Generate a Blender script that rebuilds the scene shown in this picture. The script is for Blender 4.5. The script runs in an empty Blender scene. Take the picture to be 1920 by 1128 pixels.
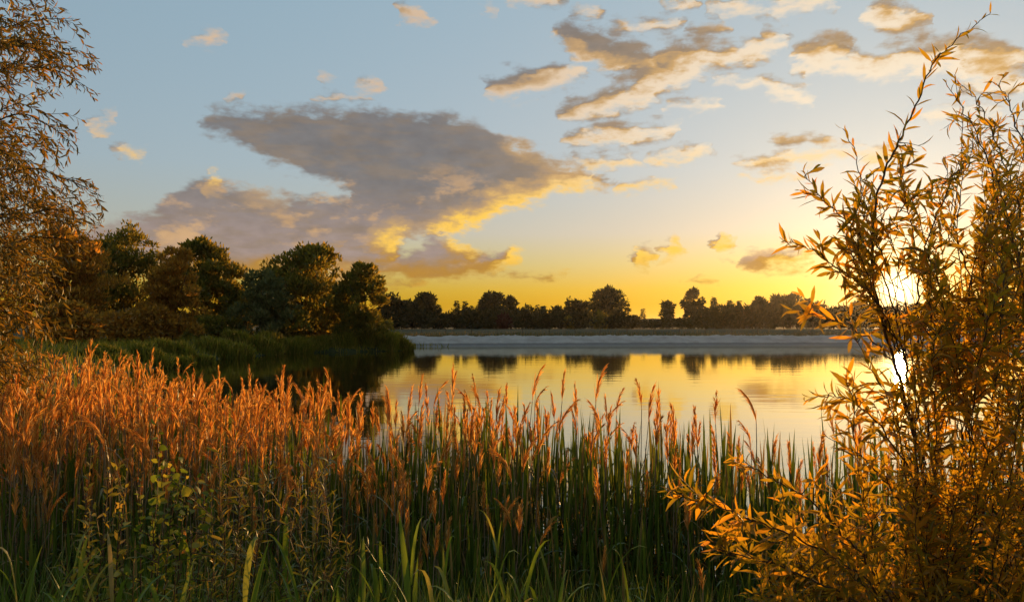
import bpy, math, random
import numpy as np
from mathutils import Vector, Matrix

R = math.radians
SC = bpy.context.scene
COL = SC.collection
rng = np.random.default_rng(7)
random.seed(7)

# ------------------------------------------------------------------ camera
CAM_Z = 2.8
FPX = 1493.3                       # focal length in pixels of a 1920 px wide frame (28 mm on 36 mm)
PITCH = math.atan(48 / FPX)
cam = bpy.data.cameras.new('camera')
cam.lens = 28; cam.sensor_width = 36; cam.clip_start = 0.05; cam.clip_end = 20000
camo = bpy.data.objects.new('camera', cam); COL.objects.link(camo)
camo.location = (0, 0, CAM_Z); camo.rotation_euler = (math.pi / 2 + PITCH, 0, 0)
SC.camera = camo

def ray(x, y):
    """direction in the place for a spot of the photograph"""
    r, u = (x - 960) / FPX, (564 - y) / FPX
    c, s = math.cos(PITCH), math.sin(PITCH)
    return np.array((r, c - u * s, s + u * c))
def spot(x, y, d):
    """point of the place at ground distance d (along +Y)"""
    v = ray(x, y)
    return np.array((0, 0, CAM_Z)) + v * (d / v[1])
def azel(x, y):
    v = ray(x, y); v = v / np.linalg.norm(v)
    return math.degrees(math.atan2(v[0], v[1])), math.degrees(math.asin(v[2]))

# ------------------------------------------------------------------ sun, sky, exposure
SUN_AZ, SUN_EL = azel(1685, 542)
SUN_DIR = ray(1685, 542); SUN_DIR = SUN_DIR / np.linalg.norm(SUN_DIR)
sl = bpy.data.lights.new('sun', 'SUN'); sl.energy = 5.0; sl.angle = R(0.6); sl.color = (1.0, 0.54, 0.19)
so = bpy.data.objects.new('sun', sl); COL.objects.link(so)
so.rotation_euler = Vector(SUN_DIR).to_track_quat('Z', 'Y').to_euler()
so.location = (30, 60, 40)

SC.render.engine = 'CYCLES'
SC.cycles.use_denoising = True
SC.cycles.max_bounces = 7; SC.cycles.diffuse_bounces = 3; SC.cycles.glossy_bounces = 3
SC.cycles.transmission_bounces = 4; SC.cycles.transparent_max_bounces = 8
SC.cycles.caustics_reflective = False; SC.cycles.caustics_refractive = False
SC.cycles.sample_clamp_indirect = 6.0
SC.view_settings.view_transform = 'Standard'; SC.view_settings.look = 'None'
SC.view_settings.exposure = 0.3; SC.view_settings.gamma = 1.0
SC.view_settings.use_curve_mapping = False

world = bpy.data.worlds.new('World'); SC.world = world; world.use_nodes = True

class NT:
    """tiny expression helper over a node tree"""
    def __init__(s, tree): s.t = tree; s.n = tree.nodes; s.l = tree.links
    def new(s, t, **kw):
        n = s.n.new(t)
        for k, v in kw.items(): setattr(n, k, v)
        return n
    def put(s, sock, v):
        if hasattr(v, 'is_output'): s.l.new(v, sock)
        elif v is not None: sock.default_value = v
    def m(s, op, a, b=None, c=None, clamp=False):
        n = s.new('ShaderNodeMath', operation=op, use_clamp=clamp)
        for i, v in enumerate((a, b, c)):
            if v is not None: s.put(n.inputs[i], v)
        return n.outputs[0]
    def vm(s, op, a, b=None, scale=None):
        n = s.new('ShaderNodeVectorMath', operation=op)
        s.put(n.inputs[0], a)
        if b is not None: s.put(n.inputs[1], b)
        if scale is not None: s.put(n.inputs['Scale'], scale)
        return n.outputs['Value'] if op in ('DOT_PRODUCT', 'LENGTH', 'DISTANCE') else n.outputs['Vector']
    def comb(s, x, y, z):
        n = s.new('ShaderNodeCombineXYZ')
        for i, v in enumerate((x, y, z)): s.put(n.inputs[i], v)
        return n.outputs[0]
    def sep(s, v):
        n = s.new('ShaderNodeSeparateXYZ'); s.put(n.inputs[0], v); return n.outputs
    def noise(s, v, scale, detail=4, rough=0.55, dist=0.0, out=0, lac=2.0):
        n = s.new('ShaderNodeTexNoise'); s.put(n.inputs['Vector'], v)
        s.put(n.inputs['Scale'], scale); s.put(n.inputs['Detail'], detail)
        s.put(n.inputs['Roughness'], rough); s.put(n.inputs['Distortion'], dist); s.put(n.inputs['Lacunarity'], lac)
        return n.outputs[out]
    def smooth(s, v, a, b, lo=0.0, hi=1.0):
        n = s.new('ShaderNodeMapRange', interpolation_type='SMOOTHSTEP')
        for i, x in enumerate((v, a, b, lo, hi)): s.put(n.inputs[i], x)
        return n.outputs[0]
    def lin(s, v, a, b, lo=0.0, hi=1.0):
        n = s.new('ShaderNodeMapRange')
        for i, x in enumerate((v, a, b, lo, hi)): s.put(n.inputs[i], x)
        return n.outputs[0]
    def mix(s, f, a, b, mode='MIX'):
        n = s.new('ShaderNodeMix', data_type='RGBA', blend_type=mode)
        s.put(n.inputs[0], f)
        for k, v in ((6, a), (7, b)):
            s.put(n.inputs[k], v if hasattr(v, 'is_output') else (*v, 1.0)[:4])
        return n.outputs[2]
    def ramp(s, f, stops, interp='LINEAR'):
        n = s.new('ShaderNodeValToRGB'); cr = n.color_ramp; cr.interpolation = interp
        while len(cr.elements) < len(stops): cr.elements.new(0.5)
        for e, (p, c) in zip(cr.elements, stops): e.position = p; e.color = (*c, 1.0)[:4]
        s.put(n.inputs[0], f); return n.outputs[0]

# --- where the clouds stand: outlines in degrees of azimuth and elevation, kept as top and bottom curves
OUTLINES = [
    [(368, 230), (400, 210), (450, 206), (560, 203), (700, 200), (800, 208), (870, 224), (950, 252), (1010, 284), (1080, 314), (1144, 347),
     (1080, 362), (1000, 380), (950, 396), (900, 420), (850, 442), (820, 450), (770, 446), (735, 462), (700, 500), (676, 500), (664, 364), (600, 337), (530, 313), (440, 269)],
    [(60, 470), (120, 440), (200, 424), (290, 388), (330, 362), (368, 340), (392, 326), (412, 330), (424, 346), (470, 348), (530, 366), (580, 376), (640, 368), (690, 366), (745, 400),
     (745, 440), (700, 490), (600, 512), (460, 524), (150, 505), (60, 478)],
    [(560, 490), (620, 456), (680, 432), (720, 440), (760, 470), (812, 446), (850, 444), (888, 464), (925, 476), (958, 466), (992, 482), (980, 503), (930, 513), (860, 520), (760, 525), (620, 525)],
]
ELLS = [    # x, y, half width, half height, tilt (degrees, up to the right)
    (1005, 150, 92, 24, 12), (1105, 82, 66, 30, -28), (1180, 112, 78, 34, -22), (1290, 110, 85, 30, 8), (1410, 96, 66, 17, 18),
    (1150, 188, 105, 24, 17), (1235, 155, 100, 24, 20), (1210, 50, 74, 13, 6), (1165, 252, 100, 17, 4), (1140, 301, 60, 8, 0), (1275, 292, 60, 8, 5),
    (1470, 14, 86, 14, 6), (1360, 15, 40, 13, 5), (1680, 36, 56, 27, -10), (1545, 100, 52, 30, 10), (1620, 126, 76, 22, -8), (1730, 106, 95, 30, 12),
    (1850, 110, 80, 34, 0), (1880, 160, 76, 14, 0), (1400, 152, 60, 9, 0), (1475, 172, 52, 12, -18), (1330, 60, 36, 12, 0), (1445, 66, 24, 9, 0),
    (1510, 263, 66, 10, 0), (1480, 298, 105, 12, 6), (1640, 290, 90, 9, 0), (1450, 332, 66, 5, 0), (1800, 215, 74, 10, 0), (1240, 343, 40, 4, 5), (1180, 350, 40, 7, 6),
    (1300, 197, 48, 9, 5), (772, 28, 36, 14, -15), (915, 21, 14, 9, 0), (1012, 2, 54, 8, 0), (1096, 22, 32, 9, 12), (1272, 8, 30, 10, 0), (380, 70, 36, 6, 8),
    (195, 233, 34, 11, 20), (688, 162, 30, 8, 0), (640, 183, 60, 6, 0), (1040, 62, 18, 13, 0), (610, 146, 15, 7, 0), (438, 188, 22, 7, 0), (245, 285, 36, 9, -10),
    (1203, 486, 28, 18, 20), (1256, 465, 28, 18, 10), (1357, 461, 23, 16, -10), (1455, 490, 76, 18, 0), (1320, 527, 34, 4, 0), (1000, 518, 60, 3, 0), (760, 530, 50, 4, 0),
]
AZ_R, EL_R, NT_ = 40.0, 40.0, 257
def cloud_layers():
    azs = np.linspace(-AZ_R, AZ_R, NT_); layers = []
    shapes = [[azel(*p) for p in o] for o in OUTLINES]
    for (x, y, rx, ry, tilt) in ELLS:
        c, s = math.cos(R(tilt)), math.sin(R(tilt)); q = []
        if x > 900 and y < 320: rx *= 1.12; ry *= 1.22
        for k in range(28):
            a = 2 * math.pi * k / 28; u, v = rx * math.cos(a), ry * math.sin(a)
            q.append(azel(x + u * c - v * s * 1, y - (u * s + v * c)))
        shapes.append(q)
    for q in shapes:
        lo, hi = np.full(NT_, np.nan), np.full(NT_, np.nan)
        for (a0, e0), (a1, e1) in zip(q, q[1:] + q[:1]):
            if abs(a1 - a0) < 1e-9: continue
            k = (azs >= min(a0, a1)) & (azs <= max(a0, a1))
            e = e0 + (e1 - e0) * (azs[k] - a0) / (a1 - a0)
            lo[k] = np.fmin(lo[k], e); hi[k] = np.fmax(hi[k], e)
        on = ~np.isnan(lo)
        if not on.any(): continue
        wide = on.copy()
        for sh in (-2, -1, 1, 2): wide |= np.roll(on, sh)
        for L in layers:
            if not (L['used'] & wide).any(): break
        else:
            L = dict(used=np.zeros(NT_, bool), top=np.full(NT_, -9.0), bot=np.full(NT_, 9.0)); layers.append(L)
        L['used'] |= on; mid = np.nanmean((lo + hi) / 2)
        L['top'][on] = hi[on]; L['bot'][on] = lo[on]
        idx = np.where(on)[0]                                            # close the ends smoothly
        for e, st in ((idx[0], -1), (idx[-1], 1)):
            m = (hi[e] + lo[e]) / 2
            for k in (1, 2):
                j = e + st * k
                if 0 <= j < NT_ and not L['used'][j]: L['top'][j] = m - .5 * k; L['bot'][j] = m + .5 * k
    return layers
def curve3(t, vec, tabs):
    n = t.new('ShaderNodeVectorCurve'); mp = n.mapping
    mp.clip_min_x = mp.clip_min_y = -1; mp.clip_max_x = mp.clip_max_y = 1
    for c, tab in zip(mp.curves, tabs):
        xs = np.linspace(-1, 1, NT_); keep = [0]
        for k in range(1, NT_ - 1):
            if abs(tab[k + 1] - 2 * tab[k] + tab[k - 1]) > 1e-4: keep.append(k)
        keep.append(NT_ - 1)
        pts = c.points
        pts[0].location = (-1, float(np.clip(tab[0] / EL_R, -1, 1))); pts[-1].location = (1, float(np.clip(tab[-1] / EL_R, -1, 1)))
        for k in keep[1:-1]: pts.new(float(xs[k]), float(np.clip(tab[k] / EL_R, -1, 1)))
        for p in pts: p.handle_type = 'VECTOR'
    mp.update(); t.put(n.inputs['Vector'], vec)
    return t.vm('SCALE', n.outputs[0], scale=EL_R)
def cloud_group():
    g = bpy.data.node_groups.new('cloud_cover', 'ShaderNodeTree')
    g.interface.new_socket('P', in_out='INPUT', socket_type='NodeSocketVector')      # az, el
    g.interface.new_socket('Field', in_out='OUTPUT', socket_type='NodeSocketFloat')
    t = NT(g); gi = t.new('NodeGroupInput'); go = t.new('NodeGroupOutput')
    az, el, _ = t.sep(gi.outputs[0])
    a = t.m('MULTIPLY', az, 1 / AZ_R); a3 = t.comb(a, a, a); e3 = t.comb(el, el, el)
    Ls = cloud_layers(); best = None
    empty = dict(top=np.full(NT_, -9.0), bot=np.full(NT_, 9.0))
    while len(Ls) % 3: Ls.append(empty)
    for k in range(0, len(Ls), 3):
        tp = curve3(t, a3, [L['top'] for L in Ls[k:k + 3]]); bt = curve3(t, a3, [L['bot'] for L in Ls[k:k + 3]])
        f = t.vm('MINIMUM', t.vm('SUBTRACT', tp, e3), t.vm('SUBTRACT', e3, bt))
        best = f if best is None else t.vm('MAXIMUM', best, f)
    fx, fy, fz = t.sep(best)
    t.l.new(t.m('MAXIMUM', t.m('MAXIMUM', fx, fy), fz), go.inputs[0])
    return g

def build_sky():
    wt = world.node_tree; wt.nodes.clear(); t = NT(wt)
    tc = t.new('ShaderNodeTexCoord'); D = tc.outputs['Generated']
    x, y, z = t.sep(D)
    az = t.m('MULTIPLY', t.m('ARCTAN2', x, y), 180 / math.pi)
    el = t.m('MULTIPLY', t.m('ARCSINE', z), 180 / math.pi)
    P = t.comb(az, el, 0.0)
    N = t.vm('MULTIPLY', D, (1.0, 1.0, 2.1))
    sky = t.new('ShaderNodeTexSky', sky_type='NISHITA'); sky.sun_disc = False
    sky.sun_elevation = R(SUN_EL); sky.sun_rotation = R(SUN_AZ); sky.air_density = SKY['air']; sky.dust_density = SKY['dust']; sky.ozone_density = SKY['ozone']
    # the photograph holds the whole sky between dim blue and white: a compressed response
    gm = t.new('ShaderNodeGamma'); t.put(gm.inputs[0], t.mix(1.0, sky.outputs[0], (0.1,) * 3, 'MULTIPLY')); gm.inputs[1].default_value = SKY['gamma']
    base = t.mix(1.0, gm.outputs[0], (10.0,) * 3, 'MULTIPLY')
    cosg = t.vm('DOT_PRODUCT', D, tuple(SUN_DIR))
    ang = t.m('MULTIPLY', t.m('ARCCOSINE', t.m('MINIMUM', cosg, 1.0)), 180 / math.pi)
    tint = t.ramp(t.lin(el, -2, 34), SKY['tint'])
    base = t.mix(1.0, base, tint, 'MULTIPLY')
    # the sun itself and the bright air round it
    def glow(width, amp, col):
        f = t.m('MULTIPLY', t.m('EXPONENT', t.m('MULTIPLY', ang, -1.0 / width)), amp)
        return t.mix(1.0, (0, 0, 0), t.mix(1.0, t.comb(f, f, f), col, 'MULTIPLY'), 'ADD')
    for wd, amp, colr in SKY['glow']:
        base = t.mix(1.0, base, glow(wd, amp, colr), 'ADD')
    # clouds
    grp = cloud_group()
    w = t.vm('SUBTRACT', t.noise(N, 26, 4, 0.6, out=1), (0.5, 0.5, 0.5))
    PB = t.vm('ADD', P, t.vm('MULTIPLY', w, (3.2, 2.0, 0.0)))                     # billow the outline
    rest = t.m('MULTIPLY', t.m('SUBTRACT', t.noise(N, 5.0, 3, 0.55), 0.56), 22.0)  # the same broken cloud goes on round the rest of the sky
    far = t.m('MAXIMUM', t.smooth(t.m('ABSOLUTE', az), 34, 44), t.smooth(el, 25, 34))
    rest = t.m('ADD', rest, t.m('MULTIPLY', t.m('SUBTRACT', far, 1.0), 12.0))
    def field(p):
        n = t.new('ShaderNodeGroup'); n.node_tree = grp; t.put(n.inputs[0], p); return t.m('MAXIMUM', n.outputs[0], rest)
    toS = t.vm('NORMALIZE', t.vm('MULTIPLY', t.vm('SUBTRACT', (SUN_AZ, SUN_EL, 0.0), P), (1, 1, 0)))
    f0 = field(PB)
    f1 = field(t.vm('ADD', PB, t.vm('SCALE', toS, scale=1.25)))
    n1 = t.noise(N, 34, 6, 0.56, 0.15); n2 = t.noise(t.vm('MULTIPLY', D, (1, 1, 4.5)), 22, 4, 0.6, 0.2)
    nn = t.m('SUBTRACT', t.m('ADD', t.m('MULTIPLY', n1, 0.75), t.m('MULTIPLY', n2, 0.25)), 0.5)
    d0 = t.m('ADD', f0, t.m('MULTIPLY', nn, 3.0))
    cover = t.smooth(d0, -0.38, 0.62)
    # how soon the light's way towards the sun leaves the cloud
    lit = t.lin(t.m('ADD', f1, t.m('MULTIPLY', nn, 3.4)), 1.6, -0.35)
    lit = t.m('MULTIPLY', lit, t.smooth(t.m('SUBTRACT', f0, f1), -0.35, 0.45))     # only flanks that face the sun
    body = t.mix(t.smooth(ang, 12, 33), SKY['body_near'], SKY['body_far'])
    body = t.mix(t.m('MULTIPLY', t.smooth(el, 11, 5), 0.8), body, SKY['body_low'])
    body = t.mix(t.smooth(el, 5.2, 3.6), body, SKY['body_gold'])
    streak = t.m('MULTIPLY', t.smooth(n2, 0.40, 0.68), 0.5)
    body = t.mix(streak, body, SKY['body_warm'])
    patch = t.m('MULTIPLY', t.smooth(t.noise(t.vm('MULTIPLY', D, (1, 1, 2.2)), 14, 5, 0.62), 0.49, 0.64), t.smooth(el, 12.5, 9))
    body = t.mix(t.m('MULTIPLY', patch, 0.8), body, SKY['body_patch'])
    tone = t.m('MULTIPLY_ADD', n1, 0.7, 0.65)
    body = t.mix(0.8, body, t.mix(1.0, body, t.comb(tone, tone, tone), 'MULTIPLY'))
    rim = t.mix(t.smooth(ang, 8, 38), SKY['rim_near'], SKY['rim_far'])
    rim = t.mix(t.smooth(el, 14, 8), rim, SKY['rim_low'])
    amber = t.mix(t.smooth(ang, 10, 36), SKY['amber_near'], SKY['amber_far'])
    amber = t.mix(t.smooth(el, 6.6, 4.4), amber, SKY['body_gold'])
    ccol = t.mix(t.smooth(lit, 0.0, 0.6), body, amber)
    ccol = t.mix(t.m('MULTIPLY', t.smooth(lit, 0.45, 1.0), t.smooth(el, 3.0, 5.5, 0.25, 1.0)), ccol, rim)
    alpha = t.m('MULTIPLY', cover, 0.97)
    out = t.mix(alpha, base, ccol)
    disc = t.m('POWER', t.smooth(ang, 1.7, 0.2), 1.6)
    out = t.mix(1.0, out, t.mix(disc, (0, 0, 0), (18.0, 12.0, 5.5)), 'ADD')
    bg = t.new('ShaderNodeBackground'); t.put(bg.inputs[0], out); bg.inputs[1].default_value = SKY['strength']
    wo = t.new('ShaderNodeOutputWorld'); t.l.new(bg.outputs[0], wo.inputs[0])
    world.cycles.sampling_method = 'MANUAL'; world.cycles.sample_map_resolution = 512
SKY = dict(strength=0.0815, gamma=0.38, air=1.0, dust=1.0, ozone=2.0,
    tint=[(0.0, (0.85, 0.62, 0.03)), (0.10, (0.84, 0.59, 0.03)), (0.13, (0.92, 0.69, 0.12)), (0.18, (0.92, 0.82, 0.45)), (0.24, (0.92, 0.89, 0.84)), (0.36, (0.86, 0.95, 1.02)), (1.0, (0.84, 1.09, 1.17))],
    glow=[(1.9, 14.0, (1.0, 0.80, 0.5)), (5.0, 3.4, (1.0, 0.78, 0.6))],
    body_near=(4.6, 3.0, 1.5), body_far=(1.95, 1.85, 1.85), body_low=(4.0, 2.95, 2.55), body_gold=(4.6, 2.3, 0.35), body_warm=(2.9, 2.1, 1.4), body_patch=(6.6, 4.0, 1.9),
    amber_near=(7.2, 4.2, 1.3), amber_far=(4.9, 3.2, 1.7),
    rim_near=(9.8, 8.3, 6.2), rim_far=(6.8, 4.9, 3.3), rim_low=(10.5, 6.3, 0.9))
build_sky()
# ------------------------------------------------------------------ mesh helpers
def tag(o, label=None, cat=None, group=None, kind=None):
    for k, v in (('label', label), ('category', cat), ('group', group), ('kind', kind)):
        if v: o[k] = v
    return o
def link(name, data, parent=None, loc=None):
    o = bpy.data.objects.new(name, data); COL.objects.link(o)
    if parent is not None: o.parent = parent
    if loc is not None: o.location = [float(c) for c in loc]
    return o
def empty(name, loc):
    return link(name, None, None, loc)
def quad_mesh(name, V, Q, mats, midx=None, smooth=True):
    """mesh from vertex array (n,3) and quad array (m,4)"""
    me = bpy.data.meshes.new(name); V = np.asarray(V, np.float32); Q = np.asarray(Q, np.int32)
    me.vertices.add(len(V)); me.vertices.foreach_set('co', V.ravel())
    me.loops.add(len(Q) * 4); me.loops.foreach_set('vertex_index', Q.ravel())
    me.polygons.add(len(Q)); me.polygons.foreach_set('loop_start', np.arange(0, len(Q) * 4, 4, dtype=np.int32))
    me.polygons.foreach_set('use_smooth', np.full(len(Q), smooth))
    for m in (mats if isinstance(mats, (list, tuple)) else [mats]): me.materials.append(m)
    if midx is not None: me.polygons.foreach_set('material_index', np.asarray(midx, np.int32))
    me.update(); me.validate()
    return me
class Pile:
    """collects (verts, quads, material) pieces"""
    def __init__(s): s.V = []; s.Q = []; s.M = []; s.n = 0
    def add(s, V, Q, m=0):
        s.V.append(V); s.Q.append(np.asarray(Q) + s.n); s.M.append(np.full(len(Q), m)); s.n += len(V)
    def mesh(s, name, mats, smooth=True):
        return quad_mesh(name, np.concatenate(s.V), np.concatenate(s.Q), mats, np.concatenate(s.M), smooth)
def unit(v): v = np.asarray(v, float); return v / (np.linalg.norm(v, axis=-1, keepdims=True) + 1e-12)
def tube(P, rad, n=5):
    P = np.asarray(P, float); k = len(P); rad = np.broadcast_to(rad, (k,))
    T = np.gradient(P, axis=0); T = unit(T)
    ref = np.array((0.3, 0.8, 0.52)); A = unit(np.cross(T, ref)); B = np.cross(T, A)
    a = np.arange(n) * 2 * math.pi / n
    V = P[:, None] + rad[:, None, None] * (np.cos(a)[None, :, None] * A[:, None] + np.sin(a)[None, :, None] * B[:, None])
    i, j = np.meshgrid(np.arange(k - 1), np.arange(n), indexing='ij'); j2 = (j + 1) % n
    Q = np.stack((i * n + j, i * n + j2, (i + 1) * n + j2, (i + 1) * n + j), -1).reshape(-1, 4)
    return V.reshape(-1, 3), Q
def ribbon(P, W, side, fold=0.0):
    """blade along P, half widths W, sideways vector side; fold lifts the edges"""
    P = np.asarray(P, float); k = len(P); W = np.asarray(W, float)
    S = unit(np.broadcast_to(side, P.shape)); T = unit(np.gradient(P, axis=0)); Nn = np.cross(T, S)
    V = np.stack((P - S * W[:, None] + Nn * (W * fold)[:, None], P, P + S * W[:, None] + Nn * (W * fold)[:, None]), 1).reshape(-1, 3)
    i = np.arange(k - 1) * 3
    Q = np.concatenate([np.stack((i + c, i + c + 1, i + c + 4, i + c + 3), -1) for c in (0, 1)])
    return V, Q
def ribbon1(P, W, side):
    P = np.asarray(P, float); S = unit(np.broadcast_to(side, P.shape)); W = np.asarray(W, float)
    V = np.stack((P - S * W[:, None], P + S * W[:, None]), 1).reshape(-1, 3); i = np.arange(len(P) - 1) * 2
    return V, np.stack((i, i + 1, i + 3, i + 2), -1)
def frames(d, up, roll=None):
    """rotation matrices (k,3,3), columns: along, side, normal"""
    d = unit(d); s = unit(np.cross(up, d)); n = np.cross(d, s)
    if roll is not None:
        c, q = np.cos(roll)[:, None], np.sin(roll)[:, None]; s, n = s * c + n * q, n * c - s * q
    return np.stack((d, s, n), -1)
def scatter(base, F, pos, size):
    """copies of base=(V,Q) with frames F (k,3,3), positions, sizes (k,) or (k,3)"""
    V, Q = base; k = len(pos); size = np.asarray(size, float)
    L = V[None] * (size[:, None, None] if size.ndim == 1 else size[:, None, :])
    W = np.einsum('kij,knj->kni', F, L) + pos[:, None]
    QQ = Q[None] + (np.arange(k) * len(V))[:, None, None]
    return W.reshape(-1, 3), QQ.reshape(-1, 4)
def rnd_dirs(k, r=None):
    v = (r or rng).normal(size=(k, 3)); return unit(v)
def spline(C, n):
    """smooth curve through control points"""
    C = np.asarray(C, float); m = len(C); t = np.linspace(0, m - 1, n); out = []
    E = np.vstack((2 * C[0] - C[1], C, 2 * C[-1] - C[-2]))
    for u in t:
        i = min(int(u), m - 2); f = u - i; p0, p1, p2, p3 = E[i:i + 4]
        out.append(.5 * (2 * p1 + (p2 - p0) * f + (2 * p0 - 5 * p1 + 4 * p2 - p3) * f * f + (3 * p1 - p0 - 3 * p2 + p3) * f ** 3))
    return np.array(out)

# ------------------------------------------------------------------ materials
def material(name):
    m = bpy.data.materials.new(name); m.use_nodes = True; m.node_tree.nodes.clear()
    return m, NT(m.node_tree)
def finish(t, shader, disp=None):
    o = t.new('ShaderNodeOutputMaterial'); t.l.new(shader, o.inputs[0])
    if disp is not None: t.l.new(disp, o.inputs[2])
def rnd(t):
    g = t.new('ShaderNodeNewGeometry'); oi = t.new('ShaderNodeObjectInfo')
    return t.m('FRACT', t.m('ADD', g.outputs['Random Per Island'], oi.outputs['Random']))
def leafy(name, stops, trans=0.45, tcol=None, gloss=0.12, rough=0.45, tboost=1.0, nscale=None):
    """thin plant tissue: reflects and lets light through, each blade its own shade"""
    m, t = material(name)
    c = t.ramp(rnd(t), stops)
    if nscale:
        tc = t.new('ShaderNodeTexCoord'); nv = t.noise(tc.outputs['Object'], nscale, 3)
        c = t.mix(1.0, c, t.ramp(nv, [(0.3, (0.65,) * 3), (0.7, (1.3,) * 3)]), 'MULTIPLY')
    d = t.new('ShaderNodeBsdfDiffuse'); t.put(d.inputs[0], c)
    tr = t.new('ShaderNodeBsdfTranslucent'); t.put(tr.inputs[0], t.mix(1.0, c, tuple(x * tboost for x in (tcol or (1, 1, 1))), 'MULTIPLY'))
    mx = t.new('ShaderNodeMixShader'); mx.inputs[0].default_value = trans; t.l.new(d.outputs[0], mx.inputs[1]); t.l.new(tr.outputs[0], mx.inputs[2])
    g = t.new('ShaderNodeBsdfGlossy'); g.inputs['Roughness'].default_value = rough; g.inputs[0].default_value = (0.9, 0.9, 0.85, 1)
    lw = t.new('ShaderNodeLayerWeight'); lw.inputs[0].default_value = 0.25
    m2 = t.new('ShaderNodeMixShader'); t.put(m2.inputs[0], t.m('MULTIPLY', lw.outputs['Fresnel'], gloss * 0.9, clamp=True)); t.l.new(mx.outputs[0], m2.inputs[1]); t.l.new(g.outputs[0], m2.inputs[2])
    finish(t, m2.outputs[0]); return m
def plain(name, stops, rough=0.85, nscale=6.0, detail=5, bump=0.3, bdist=0.02):
    m, t = material(name); tc = t.new('ShaderNodeTexCoord')
    nv = t.noise(tc.outputs['Object'], nscale, detail, 0.6)
    b = t.new('ShaderNodeBsdfPrincipled'); t.put(b.inputs['Base Color'], t.ramp(nv, stops)); b.inputs['Roughness'].default_value = rough
    b.inputs['Specular IOR Level'].default_value = 0.2
    bp = t.new('ShaderNodeBump'); bp.inputs['Strength'].default_value = bump; bp.inputs['Distance'].default_value = bdist
    t.l.new(t.noise(tc.outputs['Object'], nscale * 4, 4, 0.6), bp.inputs['Height']); t.l.new(bp.outputs[0], b.inputs['Normal'])
    finish(t, b.outputs[0]); return m

M = {}
M['bark'] = plain('bark', [(0.3, (0.035, 0.026, 0.018)), (0.7, (0.10, 0.075, 0.05))], 0.9, 9, 5, 0.8, 0.02)
M['twig'] = plain('twig', [(0.3, (0.05, 0.028, 0.014)), (0.7, (0.12, 0.06, 0.028))], 0.6, 30, 3, 0.3, 0.002)
M['soil'] = plain('soil', [(0.3, (0.018, 0.022, 0.008)), (0.55, (0.036, 0.045, 0.014)), (0.75, (0.075, 0.07, 0.026))], 0.95, 0.35, 8, 0.6, 0.1)
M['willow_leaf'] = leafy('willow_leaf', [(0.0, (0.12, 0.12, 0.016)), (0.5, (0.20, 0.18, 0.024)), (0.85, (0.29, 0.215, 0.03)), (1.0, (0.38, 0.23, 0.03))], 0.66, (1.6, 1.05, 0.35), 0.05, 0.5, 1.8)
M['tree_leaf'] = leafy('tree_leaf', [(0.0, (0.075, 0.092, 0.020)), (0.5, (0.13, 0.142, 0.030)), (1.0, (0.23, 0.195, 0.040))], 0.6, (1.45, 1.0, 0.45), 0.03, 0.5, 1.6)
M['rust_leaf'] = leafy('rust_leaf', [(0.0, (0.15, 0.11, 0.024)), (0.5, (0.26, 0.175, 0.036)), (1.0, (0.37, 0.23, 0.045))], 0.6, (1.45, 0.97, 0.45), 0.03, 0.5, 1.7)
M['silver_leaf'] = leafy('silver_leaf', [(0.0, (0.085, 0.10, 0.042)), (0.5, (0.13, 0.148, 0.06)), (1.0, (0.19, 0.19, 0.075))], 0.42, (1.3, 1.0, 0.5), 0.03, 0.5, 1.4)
M['far_leaf'] = leafy('far_leaf', [(0.0, (0.024, 0.030, 0.012)), (0.5, (0.042, 0.046, 0.016)), (1.0, (0.075, 0.065, 0.02))], 0.3, (1.3, 0.9, 0.5), 0.03, 0.6, 1.0)
M['fir_leaf'] = leafy('fir_leaf', [(0.0, (0.020, 0.027, 0.014)), (1.0, (0.045, 0.045, 0.018))], 0.2, None, 0.03, 0.6)
M['copper_leaf'] = leafy('copper_leaf', [(0.0, (0.045, 0.014, 0.012)), (1.0, (0.09, 0.03, 0.02))], 0.3, None, 0.03, 0.6)
M['bank_reed'] = leafy('bank_reed', [(0.0, (0.12, 0.14, 0.02)), (0.6, (0.21, 0.215, 0.034)), (1.0, (0.34, 0.26, 0.06))], 0.5, (1.3, 1.0, 0.5), 0.03, 0.5, 1.4)
M['dry_grass'] = leafy('dry_grass', [(0.0, (0.08, 0.085, 0.022)), (0.5, (0.16, 0.125, 0.045)), (1.0, (0.30, 0.20, 0.085))], 0.4, None, 0.03, 0.6)

# ------------------------------------------------------------------ land, water
LAKE = np.array([(-10.5, 16), (-6.5, 9), (-3.6, 5.4), (0, 4.6), (3, 4.4), (7, 5), (14, 9), (30, 16), (80, 30), (190, 60), (215, 110), (130, 119), (70, 118.5), (30, 116.5), (0, 113.5),
                 (-14, 110.5), (-17, 105), (-15.5, 98), (-12.4, 92), (-18, 87), (-23.3, 86), (-23.8, 79), (-25.5, 70), (-24.3, 59), (-23, 46), (-19, 30), (-14.5, 21)], float)
def lake_sd(X, Y):
    """signed distance to the shore, positive on land"""
    P = np.stack((X, Y), -1); d = np.full(X.shape, 1e9); inside = np.zeros(X.shape, bool)
    for a, b in zip(LAKE, np.roll(LAKE, -1, 0)):
        ab = b - a; t = np.clip(((P - a) @ ab) / (ab @ ab), 0, 1)
        d = np.minimum(d, np.linalg.norm(P - a - t[..., None] * ab, axis=-1))
        cr = ((a[1] > Y) != (b[1] > Y)) & (X < (b[0] - a[0]) * (Y - a[1]) / (b[1] - a[1] + 1e-12) + a[0]); inside ^= cr
    return np.where(inside, -d, d)
def wob(X, Y, s, seed=0):
    return (np.sin(X * s + 1.7 * seed) * np.cos(Y * s * 1.13 + seed) + .5 * np.sin(X * s * 2.3 + Y * s * 1.7 + seed * 3)) / 1.5
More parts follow.
